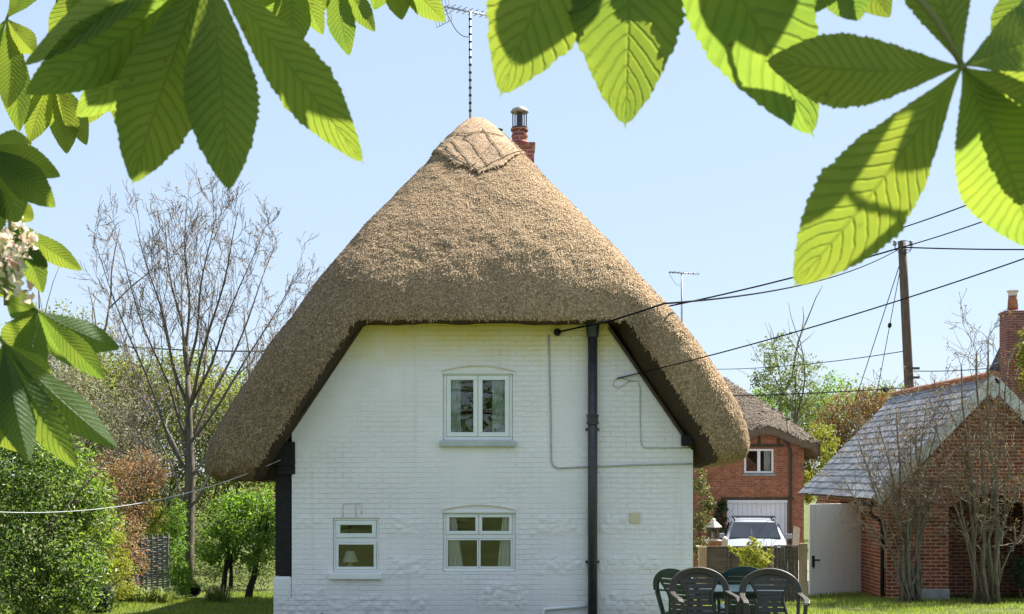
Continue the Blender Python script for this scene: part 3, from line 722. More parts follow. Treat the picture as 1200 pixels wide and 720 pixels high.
def straws(me, n, rng, ln=(0.035, 0.085), wd=(0.005, 0.011), lift=0.011, cond=None):
    """short straw ends lying down the slope, sampled over a mesh: returns arrays"""
    me.calc_loop_triangles()
    T = np.empty(len(me.loop_triangles) * 3, np.int32); me.loop_triangles.foreach_get('vertices', T); T = T.reshape(-1, 3)
    C = np.empty(len(me.vertices) * 3, np.float32); me.vertices.foreach_get('co', C); C = C.reshape(-1, 3)
    a, b, c = C[T[:, 0]], C[T[:, 1]], C[T[:, 2]]
    cr = np.cross(b - a, c - a); ar = np.linalg.norm(cr, axis=1); nn = cr / (ar[:, None] + 1e-12)
    if cond is not None: ar = ar * cond((a + b + c) / 3, nn)
    i = rng.choice(len(T), n, p=ar / ar.sum())
    u = rng.uniform(size=(n, 1)); v = rng.uniform(size=(n, 1)); f = (u + v) > 1; u = np.where(f, 1 - u, u); v = np.where(f, 1 - v, v)
    p = a[i] + (b[i] - a[i]) * u + (c[i] - a[i]) * v; nr = nn[i]
    down = np.array([[0, 0, -1.0]]) - nr * (-nr[:, 2:3]); dl = np.linalg.norm(down, axis=1)[:, None]
    rnd = rng.normal(size=(n, 3)); rnd -= nr * (rnd * nr).sum(1)[:, None]
    t = down + rnd * 0.55; t /= np.linalg.norm(t, axis=1)[:, None] + 1e-9
    s = np.cross(nr, t)
    l = rng.uniform(*ln, n)[:, None]; w = rng.uniform(*wd, n)[:, None]; lf = (rng.uniform(0.15, 1.0, n)[:, None]) * lift
    tip = p + t * l + nr * (lf + 0.002); root = p - nr * 0.004
    V = np.stack([root - s * w, root + s * w, tip + s * w * 0.7, tip - s * w * 0.7], 1)
    return V.reshape(-1, 3), np.arange(4 * n).reshape(-1, 4)

def join_arrays(o, V, Fc, mat, mat2=None, mat3=None, smat=0):
    """append loose quads to an object's mesh"""
    me = o.data
    C = np.empty(len(me.vertices) * 3, np.float32); me.vertices.foreach_get('co', C); C = C.reshape(-1, 3)
    me.calc_loop_triangles()
    polys = [(tuple(p.vertices), p.material_index) for p in me.polygons]
    quads = [p for p, _ in polys if len(p) == 4]; tris = [p for p, _ in polys if len(p) == 3]
    mi = [m_ for p, m_ in polys if len(p) == 4] + [smat] * len(Fc) + [m_ for p, m_ in polys if len(p) == 3]
    nm = bpy.data.meshes.new(o.name)
    allv = np.concatenate([C, V]).astype(np.float32)
    fl = [np.array(quads, np.int32).reshape(-1, 4), Fc + len(C)]
    q = np.concatenate(fl); tr = np.array(tris, np.int32).reshape(-1, 3)
    nm.vertices.add(len(allv)); nm.vertices.foreach_set('co', allv.ravel())
    li = np.concatenate([q.ravel(), tr.ravel()]).astype(np.int32)
    nm.loops.add(len(li)); nm.loops.foreach_set('vertex_index', li)
    st = np.concatenate([np.arange(len(q)) * 4, len(q) * 4 + np.arange(len(tr)) * 3]).astype(np.int32)
    nm.polygons.add(len(st)); nm.polygons.foreach_set('loop_start', st)
    sm = np.zeros(len(st), bool); sm[:len(fl[0])] = True; sm[len(q):] = True
    nm.polygons.foreach_set('use_smooth', sm)
    nm.materials.append(mat)
    if mat3: nm.materials.append(mat2); nm.materials.append(mat3); nm.polygons.foreach_set('material_index', np.array(mi, np.int32))
    elif mat2: nm.materials.append(mat2); nm.polygons.foreach_set('material_index', np.array(mi, np.int32))
    nm.update(calc_edges=True); nm.validate()
    o.data = nm; bpy.data.meshes.remove(me)

rng = np.random.default_rng(11)
M['thatch_bed'] = thatchmat('thatch_bed', [(0.08,0.045,0.024),(0.27,0.175,0.095),(0.56,0.39,0.22),(0.80,0.60,0.37)], (0.72,0.72,0.74), 1.0, True)
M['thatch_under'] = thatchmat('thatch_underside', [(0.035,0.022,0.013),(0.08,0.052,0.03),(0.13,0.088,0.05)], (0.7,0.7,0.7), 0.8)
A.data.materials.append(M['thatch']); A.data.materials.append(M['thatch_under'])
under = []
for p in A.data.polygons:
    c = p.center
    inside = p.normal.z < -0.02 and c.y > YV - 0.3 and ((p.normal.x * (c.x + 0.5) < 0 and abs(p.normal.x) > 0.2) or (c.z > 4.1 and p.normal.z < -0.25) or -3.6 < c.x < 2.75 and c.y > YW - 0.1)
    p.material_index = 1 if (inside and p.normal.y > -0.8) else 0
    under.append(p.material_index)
def seen(c, nn):
    # the sides and front that can ever be seen get most of the straw; none on the inside
    outward = nn[:, 0] * (c[:, 0] + 0.5) > 0
    out = (nn[:, 2] > -0.05) | ((nn[:, 1] < -0.8) & (nn[:, 2] > -0.45)) | (outward & (nn[:, 2] > -0.85) & ((c[:, 0] < -3.7) | (c[:, 0] > 2.85)))
    w = np.where(nn[:, 1] < 0.25, 1.0, 0.12) * np.where(c[:, 1] < 21.5, 1.0, 0.25)
    return np.where(out, w, 0.0)
V, Fc = straws(A.data, 200000, rng, (0.025, 0.07), (0.0032, 0.0075), 0.006, cond=seen)
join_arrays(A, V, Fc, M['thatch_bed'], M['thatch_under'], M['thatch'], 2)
adopt(A, COT)

# decorative ridge cap: a raised layer with a scalloped lower edge, following the hip apex and the ridge
def ridge_cap():
    bmr = bmesh.new(); me0 = me_cap
    bmr.from_mesh(me0)
    kill = []
    for f in bmr.faces:
        c = f.calc_center_median()
        arc = abs(math.sin(c.x * 4.2 + 0.6)) if c.y < 20.8 else abs(math.sin(c.y * 3.1))
        zc = RIDGE_Z - 0.82 + 0.10 * arc - (0.55 * max(0, 1 - abs(c.x - RIDGE_X - 0.1) / 0.75) if c.y < 20.6 else 0)
        if c.z < zc or f.normal.z < 0.05: kill.append(f)
    bmesh.ops.delete(bmr, geom=kill, context='FACES')
    r = bmesh.ops.solidify(bmr, geom=bmr.faces[:], thickness=-0.03)
    m2 = bpy.data.meshes.new('ridge_cap'); bmr.to_mesh(m2); bmr.free()
    m2.shade_smooth()
    o = bpy.data.objects.new('ridge_cap', m2); COL.objects.link(o)
    V, Fc = straws(m2, 12000, rng, (0.03, 0.08), (0.004, 0.009), 0.008)
    join_arrays(o, V, Fc, M['thatch_ridge'])
    o.parent = A
    return o
me_cap = bpy.data.meshes.new('cap_source')
bmc = bmesh.new(); bmc.from_mesh(A.data)
bmesh.ops.delete(bmc, geom=[v for v in bmc.verts if v.co.z < RIDGE_Z - 1.8], context='VERTS')
# drop the loose straw, keep the shell
seenv = set(); loose = []
for v in bmc.verts:
    if len(v.link_edges) == 2 and len(v.link_faces) == 1: loose.append(v)
bmesh.ops.delete(bmc, geom=loose, context='VERTS')
bmc.to_mesh(me_cap); bmc.free()
CAP = ridge_cap()
# hazel rods pinned across the cap in a lattice
mb = MB()
def on_roof(x, z):
    h = roof_bvh.ray_cast(Vector((x, 10, z)), Vector((0, 1, 0)))
    return (h[0] + h[1] * 0.045) if h[0] is not None else None
def rod(pts):
    q = [on_roof(*p) for p in pts]; q = [a for a in q if a is not None]
    if len(q) > 2: mb.tube(q, 0.007, 5)
for k in range(-5, 6):
    for sgn in (1, -1):
        x0 = RIDGE_X + k * 0.24
        lo_ = 0.72 + 0.5 * max(0, 1 - abs(x0 - RIDGE_X - 0.1) / 0.75)
        rod([(x0 + sgn * 0.36 * i / 8, RIDGE_Z - lo_ + 0.62 * i / 8) for i in range(9)])
rod([(RIDGE_X - 0.72 + 1.5 * i / 24, RIDGE_Z - 0.70 - 0.50 * max(0, 1 - abs(-0.72 + 1.5 * i / 24 - 0.1) / 0.75)) for i in range(25)])
rod([(RIDGE_X - 0.45 + 0.9 * i / 12, RIDGE_Z - 0.45 + 0.02 * math.sin(i)) for i in range(13)])
M['hazel'] = noisemat('hazel_rod', (0.22,0.15,0.09), (0.42,0.31,0.19), 8, 0.8, 0.2)
o = mb.build('ligger_lattice', M['hazel'], None, smooth=True); o.parent = A

# ---- walls
z0 = -0.5
wall_poly = [(PX(342, YW), z0), (PX(812, YW), z0), (PX(812, YW), PZ(528, YW)), (PX(808, YW) - 0.0, PZ(525, YW)), (PX(712, YW), ZT + 0.02), (PX(425, YW), ZT + 0.02), (PX(342, YW), PZ(508, YW))]
WALL = MB().prism(wall_poly, YW, YW + 0.30).build('gable_wall', M['whitewall'])
WX0, WX1 = PX(342, YW), PX(812, YW)
wins = {'up': (519, 601, 436, 516), 'lo': (519, 604, 599, 670), 'sm': (390, 444, 607, 671)}
for a, b, c, d in wins.values():
    cut(WALL, MB().box(PX(a, YW), PX(b, YW), YW - 0.2, YW + 0.6, PZ(d, YW), PZ(c, YW)).build('cutter', None))
adopt(WALL, COT)
MB().box(WX0, WX0 + 0.3, YW + 0.302, 26.6, z0, 2.62).build('side_wall', M['whitewall'], COT)
MB().box(WX1 - 0.3, WX1, YW + 0.302, 26.6, z0, 2.62).build('side_wall', M['whitewall'], COT)
MB().prism([(WX0, z0), (WX1, z0), (WX1, 2.6), (WX1 - 1.2, 4.2), (WX0 + 1.2, 4.2), (WX0, 2.6)], 26.602, 26.9).build('back_wall', M['whitewall'], COT)
# rooms behind the glass
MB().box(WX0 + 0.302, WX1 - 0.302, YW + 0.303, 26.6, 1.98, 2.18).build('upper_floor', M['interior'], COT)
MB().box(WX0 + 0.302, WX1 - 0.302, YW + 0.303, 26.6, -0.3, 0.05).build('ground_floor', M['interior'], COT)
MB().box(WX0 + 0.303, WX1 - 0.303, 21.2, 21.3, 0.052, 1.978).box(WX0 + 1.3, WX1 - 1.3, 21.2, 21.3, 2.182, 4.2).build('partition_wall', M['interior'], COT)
# wider plinth at the left foot and the black post standing on it
PLx0 = PX(320, YW)
mb = MB().box(PLx0, WX0 - 0.004, YW - 0.01, YW + 0.5, z0, PZ(676, YW))
o = mb.build('plinth', M['whitewall'], COT, bevel=0.04)
mb = MB().box(PX(322, YW), PX(341, YW) - 0.004, YW + 0.03, YW + 0.25, PZ(675, YW), PZ(519, YW))
o = mb.build('corner_post', M['black'], COT, bevel=0.01)
mb = MB().box(PX(316, YW), PX(346, YW), YW - 0.04, YW + 0.02, PZ(546, YW), PZ(518, YW)).box(PX(325, YW), PX(346, YW), YW - 0.035, YW + 0.02, PZ(556, YW), PZ(546, YW) - 0.002)
mb.build('wall_plate', M['black'], COT, bevel=0.01)
mb = MB().box(WX0 - 1.05, WX0 - 0.01, YW + 0.1, 26.4, 2.42, 2.5)
mb.build('soffit', M['black'], COT)
mb = MB().box(WX1 + 0.004, WX1 + 0.5, YW + 0.15, 26.4, 2.56, 2.62)
mb.build('soffit', M['brown_wood'], COT)
# dark boards lining the underside of the verges
def verge_board(p0, p1, s):
    a = Vector((PX(p0[0], YW), YW - 0.05, PZ(p0[1], YW))); b = Vector((PX(p1[0], YW), YW - 0.05, PZ(p1[1], YW)))
    mb = MB(); mb.bar(a, b, 0.06, 0.035, up=(s, 0, 0.6))
    mb.build('verge_board', M['brown_wood'], COT)
verge_board((334, 518), (424, 384), -1)
verge_board((809, 524), (713, 384), 1)
# small dark bracket at the right eave
MB().box(PX(798, YW), PX(811, YW), YW - 0.10, YW - 0.004, PZ(523, YW), PZ(510, YW)).build('eaves_bracket', M['black'], COT, bevel=0.012)

# rough stone panels showing through the paint
def stone_patch(x0, x1, y0, y1, seed, amp=0.024):
    X0, X1, Z0, Z1 = PX(x0, YW), PX(x1, YW), PZ(y1, YW), PZ(y0, YW)
    nx = max(8, int((X1 - X0) / 0.018)); nz = max(6, int((Z1 - Z0) / 0.018))
    V = []; Fc = []
    for j in range(nz + 1):
        for i in range(nx + 1):
            u = i / nx; v = j / nz
            x = X0 + (X1 - X0) * u; z = Z0 + (Z1 - Z0) * v
            e = min(u, 1 - u) * (X1 - X0); f = min(v, 1 - v) * (Z1 - Z0)
            edge = min(1.0, max(0.0, (min(e, f) + 0.045 * mnoise.noise(Vector((x * 6, z * 6, seed)))) / 0.07))
            d, _p = mnoise.voronoi(Vector((x * 7.0, z * 9.0, seed)))
            h = max(0, (d[1] - d[0])) ** 0.5 * amp * 0.9 + 0.010 * mnoise.noise(Vector((x * 16, z * 16, seed))) 
            V.append((x, YW - 0.002 - max(-0.006, edge * h), z))
    n = nx + 1
    for j in range(nz):
        for i in range(nx):
            a = j * n + i; Fc.append((a, a + 1, a + n + 1, a + n))
    # close the back so the panel has thickness
    arr_mesh('stone_patch', V, Fc, M['whitewall'], COT, smooth=False)
for q in ((452, 497, 603, 629), (455, 500, 650, 677), (622, 688, 602, 628), (702, 774, 601, 626), (625, 688, 649, 674), (702, 776, 649, 672), (345, 382, 603, 620), (380, 505, 696, 730), (345, 378, 690, 722), (702, 790, 690, 722), (560, 622, 680, 716), (322, 378, 700, 735)):
    stone_patch(*q, seed=q[0] * 0.37)

# ---- windows
def frame_mb(mb, x0, x1, z0, z1, w, y0, y1):
    mb.box(x0, x1, y0, y1, z0, z0 + w); mb.box(x0, x1, y0, y1, z1 - w, z1)
    mb.box(x0, x0 + w, y0, y1, z0 + w + 0.0005, z1 - w - 0.0005); mb.box(x1 - w, x1, y0, y1, z0 + w + 0.0005, z1 - w - 0.0005)
def pane_mesh(x0, x1, z0, z1, y, parent, mat='glass'):
    o = MB().box(x0, x1, y - 0.004, y + 0.004, z0, z1).build('pane', M[mat], None); o.parent = parent
def arch_lintel(x0, x1, z0, rise, parent):
    n = 16; pts = []
    for i in range(n + 1):
        u = i / n; pts.append((x0 + (x1 - x0) * u, z0 + rise * (1 - (2 * u - 1) ** 2)))
    poly = [(x1, z0 - 0.02), (x1, z0)] + [p for p in reversed(pts)][1:-1] + [(x0, z0), (x0, z0 - 0.02)]
    o = MB().prism(list(reversed(poly)), YW - 0.004, YW + 0.04).build('lintel', M['whitewall'], None); o.parent = parent
    t = MB()
    for i in range(n):
        t.bar((pts[i][0], YW - 0.006, pts[i][1] + 0.006), (pts[i + 1][0], YW - 0.006, pts[i + 1][1] + 0.006), 0.03, 0.012)
    o = t.build('drip_mould', M['cream'], None); o.parent = parent

def window(key, splits_x, splits_z, arch, sill, fw=0.055, sash=0.05, pw=None):
    a, b, c, d = wins[key]
    x0, x1, zb, zt = PX(a, YW) + 0.004, PX(b, YW) - 0.004, PZ(d, YW) + 0.004, PZ(c, YW) - 0.004
    mb = MB(); frame_mb(mb, x0, x1, zb, zt, fw, YW + 0.035, YW + 0.12)
    zs = [zb + fw] + [PZ(s, YW) for s in splits_z] + [zt - fw]
    xs = [x0 + fw] + [PX(s, YW) for s in splits_x] + [x1 - fw]
    for s in zs[1:-1]: mb.box(x0 + fw + 0.001, x1 - fw - 0.001, YW + 0.037, YW + 0.118, s - 0.03, s + 0.03)
    fr = mb.build('window', M['white_frame'], COT, bevel=0.004)
    for j in range(len(zs) - 1):
        lo = zs[j] + (0.0 if j == 0 else 0.03); hi = zs[j + 1] - (0.0 if j == len(zs) - 2 else 0.03)
        for i in range(len(xs) - 1):
            l = xs[i]; r = xs[i + 1]
            sm = MB(); w = sash if (pw is None) else pw[j]
            frame_mb(sm, l + 0.003, r - 0.003, lo + 0.003, hi - 0.003, w, YW + 0.022 if w > 0.03 else YW + 0.04, YW + 0.09)
            so = sm.build('sash', M['white_frame'], None, bevel=0.004); so.parent = fr
            pane_mesh(l + w - 0.004, r - w + 0.004, lo + w - 0.004, hi - w + 0.004, YW + 0.062, fr)
    if arch:
        arch_lintel(x0 - 0.02, x1 + 0.02, zt + 0.006, 0.075, fr)
        o = MB().box(x0 - 0.01, x1 + 0.01, YW - 0.012, YW + 0.034, zt - 0.02, zt + 0.008).build('head_trim', M['white_frame'], None); o.parent = fr
    if sill:
        o = MB().box(x0 - 0.05, x1 + 0.05, YW - 0.075, YW + 0.03, zb - 0.10, zb - 0.012).build('sill', M[sill], None, bevel=0.012); o.parent = fr
    return fr
window('up', [560], [], True, 'board_grey', 0.045, 0.062)
window('lo', [561], [629], True, None, 0.04, 0.03, pw=[0.022, 0.045])
window('sm', [], [633], False, 'white_frame', 0.035, 0.045, pw=[0.035, 0.06])

# hanging curtains (each one a thing)
def curtain(name, label, x0, x1, z0, z1, y, mat, taper=0.0, folds=5):
    V = []; Fc = []; nu, nv = 36, 14
    for j in range(nv + 1):
        v = j / nv
        for i in range(nu + 1):
            u = i / nu
            e = x0 + (x1 - x0) * (u * (1 - taper * v) if taper >= 0 else 1 - (1 - u) * (1 + taper * v))
            V.append((e, y + 0.02 * math.sin(u * folds * 2 * PI + 0.4 * v) , z0 + (z1 - z0) * v))
    n = nu + 1
    for j in range(nv):
        for i in range(nu):
            a = j * n + i; Fc.append((a, a + 1, a + n + 1, a + n))
    o = arr_mesh(name, V, Fc, M[mat], smooth=True)
    s = o.modifiers.new('s', 'SOLIDIFY'); s.thickness = 0.003
    tag(o, label, 'curtain', 'curtains inside the cottage windows')
    return o
yc = YW + 0.118
curtain('curtain', 'pale green curtain drawn to the left pane of the bedroom window', PX(526, YW), PX(540, YW), PZ(512, YW), PZ(440, YW), yc, 'curtain_green', 0, 3)
curtain('curtain', 'pale green curtain on the side of the bedroom window nearer the drainpipe', PX(577, YW), PX(595, YW), PZ(512, YW), PZ(440, YW), yc, 'curtain_green', 0, 4)
curtain('curtain', 'cream curtain inside the arched lower window on the side nearer the table lamp', PX(522, YW), PX(543, YW), PZ(668, YW), PZ(601, YW), yc, 'curtain', 0.45, 4)
curtain('curtain', 'cream curtain inside the arched lower window on the side nearer the drainpipe', PX(583, YW), PX(602, YW), PZ(668, YW), PZ(601, YW), yc, 'curtain', -0.35, 4)

LAMP = thing('table_lamp', 'small table lamp with a cream cone shade inside the smallest window', 'lamp', (PX(408, YW), YW + 0.32, PZ(672, YW)))
lx, ly = PX(408, YW), YW + 0.24
MB().lathe([(0.125, PZ(660, YW)), (0.06, PZ(647, YW))], (lx, ly, 0), 24).build('lamp_shade', M['lampshade'], LAMP, smooth=False)
MB().lathe([(0.07, PZ(673, YW)), (0.085, PZ(669, YW)), (0.05, PZ(664, YW)), (0.02, PZ(661, YW)), (0.015, PZ(660, YW) + 0.02)], (lx, ly, 0), 20).build('base', M['lampbase'], LAMP, smooth=True)
tag(MB().box(PX(391, YW) + 0.004, PX(443, YW) - 0.004, YW + 0.13, YW + 0.296, PZ(671, YW) + 0.004, PZ(670, YW) + 0.006).build('window_board', M['white_frame'], COT))

# ---- drainpipe and pipes on the wall
px0 = PX(694, YW)
mb = MB().tube([(px0, YW - 0.09, -0.25), (px0, YW - 0.09, ZT + 0.02)], 0.068, 18)
o = mb.build('drainpipe', M['iron'], COT, smooth=True)
for py in (492, ):
    c = MB().lathe([(0.074, -0.07), (0.088, -0.068), (0.088, -0.035), (0.078, -0.03), (0.078, 0.03), (0.088, 0.035), (0.09, 0.065), (0.074, 0.07)], (px0, YW - 0.09, PZ(py, YW)), 18).build('pipe_collar', M['iron'], None, smooth=False); c.parent = o
c = MB().lathe([(0.07, -0.1), (0.085, -0.09), (0.095, 0.06), (0.10, 0.1)], (px0, YW - 0.09, ZT - 0.09), 18).build('pipe_head', M['iron'], None); c.parent = o
for py in (505, 660):
    c = MB().box(px0 - 0.10, px0 + 0.10, YW - 0.03, YW - 0.001, PZ(py, YW), PZ(py, YW) + 0.035).build('pipe_bracket', M['iron'], None); c.parent = o
mb = MB().tube([(PX(637, YW), YW - 0.035, PZ(735, YW)), (PX(637, YW), YW - 0.035, PZ(716, YW)), (PX(639, YW), YW - 0.035, PZ(713.5, YW)), (PX(687, YW), YW - 0.035, PZ(710, YW))], 0.022, 8)
mb.build('waste_pipe', M['white_frame'], COT, smooth=True)
MB().box(PX(738, YW), PX(750, YW), YW - 0.035, YW + 0.01, PZ(613, YW), PZ(601, YW)).build('air_vent', M['cream'], COT, bevel=0.006)
def wall_cable(name, pts, r, mat, y=YW - 0.014):
    q = []
    for i, (a, b) in enumerate(pts):
        q.append(Vector((PX(a, YW), y, PZ(b, YW))))
    # add slight wander between the points
    out = []
    rr = random.Random(len(pts) * 7)
    for i in range(len(q) - 1):
        n = max(1, int((q[i + 1] - q[i]).length / 0.25))
        for k in range(n):
            p = q[i].lerp(q[i + 1], k / n)
            if k: p = p + Vector((rr.uniform(-.004, .004), 0, rr.uniform(-.004, .004)))
            out.append(p)
    out.append(q[-1])
    MB().tube(out, r, 6).build(name, mat, COT, smooth=True)
M['conduit'] = noisemat('conduit', (0.36,0.36,0.34), (0.52,0.52,0.50), 12, 0.6, 0.1)
wall_cable('wall_cable', [(643, 393), (645, 470), (646, 540), (648, 546), (654, 549), (690, 547), (760, 545), (812, 544)], 0.012, M['conduit'])
wall_cable('wall_cable', [(727, 443), (740, 447), (748, 447), (750, 455), (751, 518), (754, 525), (810, 525)], 0.006, M['conduit'])
wall_cable('cable_loop', [(724, 443), (719, 447), (719, 453), (725, 455), (733, 450), (740, 446)], 0.005, M['conduit'])
# cable brackets
mb = MB().lathe([(0.03, -0.10), (0.05, -0.08), (0.055, -0.02), (0.03, 0.0)], (PX(653, YW), YW - 0.02, PZ(390, YW)), 12, 'Y')
mb.build('insulator', M['black'], COT, smooth=True)
MB().bar((PX(723, YW), YW - 0.02, PZ(444, YW)), (PX(748, YW), YW - 0.06, PZ(438, YW)), 0.02).build('cable_hook', M['darkmetal'], COT)
# small flue / iron above the little window
wall_cable('trellis_wire', [(402, 606), (402, 591), (424, 590), (424, 604)], 0.004, M['conduit'])
wall_cable('trellis_wire', [(417, 606), (417, 591)], 0.004, M['conduit'])

# ---- chimney on the ridge
CY = 23.0
cx0, cx1, cz = PX(601, CY), PX(626, CY), PZ(167, CY)
CH = MB().box(cx0, cx1, CY, CY + 0.6, 7.0, cz - 0.06).box(cx0 - 0.02, cx1 + 0.02, CY - 0.02, CY + 0.62, cz - 0.058, cz).build('chimney', M['brick_chim'], None)
adopt(CH, COT)
pcx, pcy = PX(609, CY), CY + 0.28
o = MB().lathe([(0.17, cz), (0.17, cz + 0.06), (0.14, cz + 0.10), (0.145, cz + 0.16), (0.155, cz + 0.17), (0.155, cz + 0.2), (0.14, cz + 0.21), (0.135, cz + 0.28), (0.165, cz + 0.285), (0.165, cz + 0.33), (0.12, cz + 0.34)], (pcx, pcy, 0), 22).build('chimney_pot', M['brick_chim'], None); o.parent = CH
zc0 = cz + 0.34; zc1 = PZ(127, CY)
mb = MB()
for k in range(6):
    a = k * PI / 3 + 0.2
    mb.tube([(pcx + 0.13 * math.cos(a), pcy + 0.13 * math.sin(a), zc0 - 0.02), (pcx + 0.13 * math.cos(a), pcy + 0.13 * math.sin(a), zc1)], 0.011, 6)
mb.lathe([(0.06, zc0), (0.06, zc1)], (pcx, pcy, 0), 12)
mb.lathe([(0.15, zc0), (0.15, zc0 + 0.015)], (pcx, pcy, 0), 18)
cw = mb.build('cowl', M['darkmetal'], None); cw.parent = CH
o = MB().lathe([(0.17, zc1), (0.172, zc1 + 0.015), (0.13, zc1 + 0.07), (0.06, zc1 + 0.105), (0.01, zc1 + 0.115)], (pcx, pcy, 0), 22).build('cowl_cap', M['lead'], None, smooth=True); o.parent = CH
o = MB().tube([(PX(580, 21.4), 21.4, RIDGE_Z - 0.3), (PX(583, 21.4), 21.4, PZ(154, 21.4))], 0.03, 8).lathe([(0.07, PZ(153.5, 21.4)), (0.085, PZ(152, 21.4)), (0.02, PZ(150.5, 21.4))], (PX(584, 21.4), 21.4, 0), 14).build('vent_pipe', M['darkmetal'], COT, smooth=True)

# ================================================================== AERIALS
def yagi(name, label, mx, my, mz0, mz1, boom_dir, boom_l, nel, el_l, back=True, r=0.012, bands=True, group=None):
    t = thing(name, label, 'aerial', (mx, my, mz0), group)
    MB().tube([(mx, my, mz0), (mx, my, mz1)], r * 1.6, 8).build('mast', M['alu'], t, smooth=True)
    if bands:
        n = 13
        for k in range(n):
            z = mz0 + (mz1 - mz0) * (0.30 + 0.64 * k / (n - 1))
            MB().lathe([(r * 2.1, z), (r * 2.1, z + 0.035)], (mx, my, 0), 10).build('mast_clip', M['black'], t)
    d = Vector(boom_dir).normalized(); u = Vector((0, 0, 1)); s = d.cross(u).normalized()
    c = Vector((mx, my, mz1)); a = c - d * boom_l * 0.45; b = c + d * boom_l * 0.55
    MB().tube([a, b], r, 6).build('boom', M['alu'], t, smooth=True)
    mb = MB()
    for k in range(nel):
        q = a.lerp(b, 0.10 + 0.9 * k / (nel - 1)); l = el_l * (1 - 0.3 * k / nel)
        mb.tube([q - s * l / 2, q + s * l / 2], r * 0.45, 5)
        mb.tube([q - s * l / 2 * 0.5 + u * 0.05, q + s * l / 2 * 0.5 - u * 0.05], r * 0.55, 5)
    mb.build('element_rods', M['darkmetal'], t)
    if back:
        g = MB(); dv = (s * 0.2 + u * 0.98).normalized()
        for k in range(6):
            w = -0.5 + k / 5
            g.tube([a + s * w * el_l * 1.3 - u * 0.28, a + s * w * el_l * 1.3 - d * 0.10 + u * 0.2], 0.006, 4)
        for k in range(5):
            h = -0.28 + 0.48 * k / 4
            g.tube([a - s * el_l * 0.65 + u * h - d * 0.10 * k / 4, a + s * el_l * 0.65 + u * h - d * 0.10 * k / 4], 0.006, 4)
        g.build('reflector_grid', M['alu'], t)
    lo = [a + (Vector((mx, my, mz1 - 0.42)) - a) * k / 8 - u * 0.16 * math.sin(PI * k / 8) for k in range(9)]
    MB().tube(lo, 0.006, 5).build('lead', M['cable'], t)
    return t
AY = 20.55
yagi('tv_aerial', 'tall banded mast with a many rod aerial above the thatched ridge', PX(551, AY), AY, 7.6, PZ(14, AY), (0.80, 0.6, 0.06), 1.15, 10, 0.34)
yagi('tv_aerial', 'thin small aerial on a bare mast beyond the slope of the thatch', PX(799, 42.6), 42.6, 5.9, PZ(320, 42.6), (1, 0.35, 0.0), 1.1, 6, 0.4, False, 0.02, False)

# ================================================================== BRICK COTTAGE BEHIND
BY = 42.0
BC = thing('brick_cottage', 'red brick cottage with a weathered grey thatch behind the parked car', 'cottage', (6.5, BY, -0.7))
bx0, bx1 = 0.5, PX(942, BY)
W2 = MB().box(bx0, bx1, BY, BY + 0.35, -1.2, PZ(505, BY)).build('brick_wall', M['brick_old'], None)
rects2 = {'win': (872, 907, 526, 555), 'gar': (852, 923, 586, 645)}
for a, b, c, d in rects2.values():
    cut(W2, MB().box(PX(a, BY), PX(b, BY), BY - 0.2, BY + 0.6, PZ(d, BY), PZ(c, BY)).build('cutter', None))
adopt(W2, BC)
MB().box(bx1 - 0.35, bx1, BY + 0.352, BY + 5, -1.2, PZ(518, BY)).build('brick_wall', M['brick_old'], BC)
MB().box(bx0, bx0 + 0.35, BY + 0.352, BY + 5, -1.2, PZ(518, BY)).build('brick_wall', M['brick_old'], BC)
MB().box(bx0 + 0.36, bx1 - 0.36, BY + 2.4, BY + 2.5, -1.0, 3.2).build('partition_wall', M['interior'], BC)
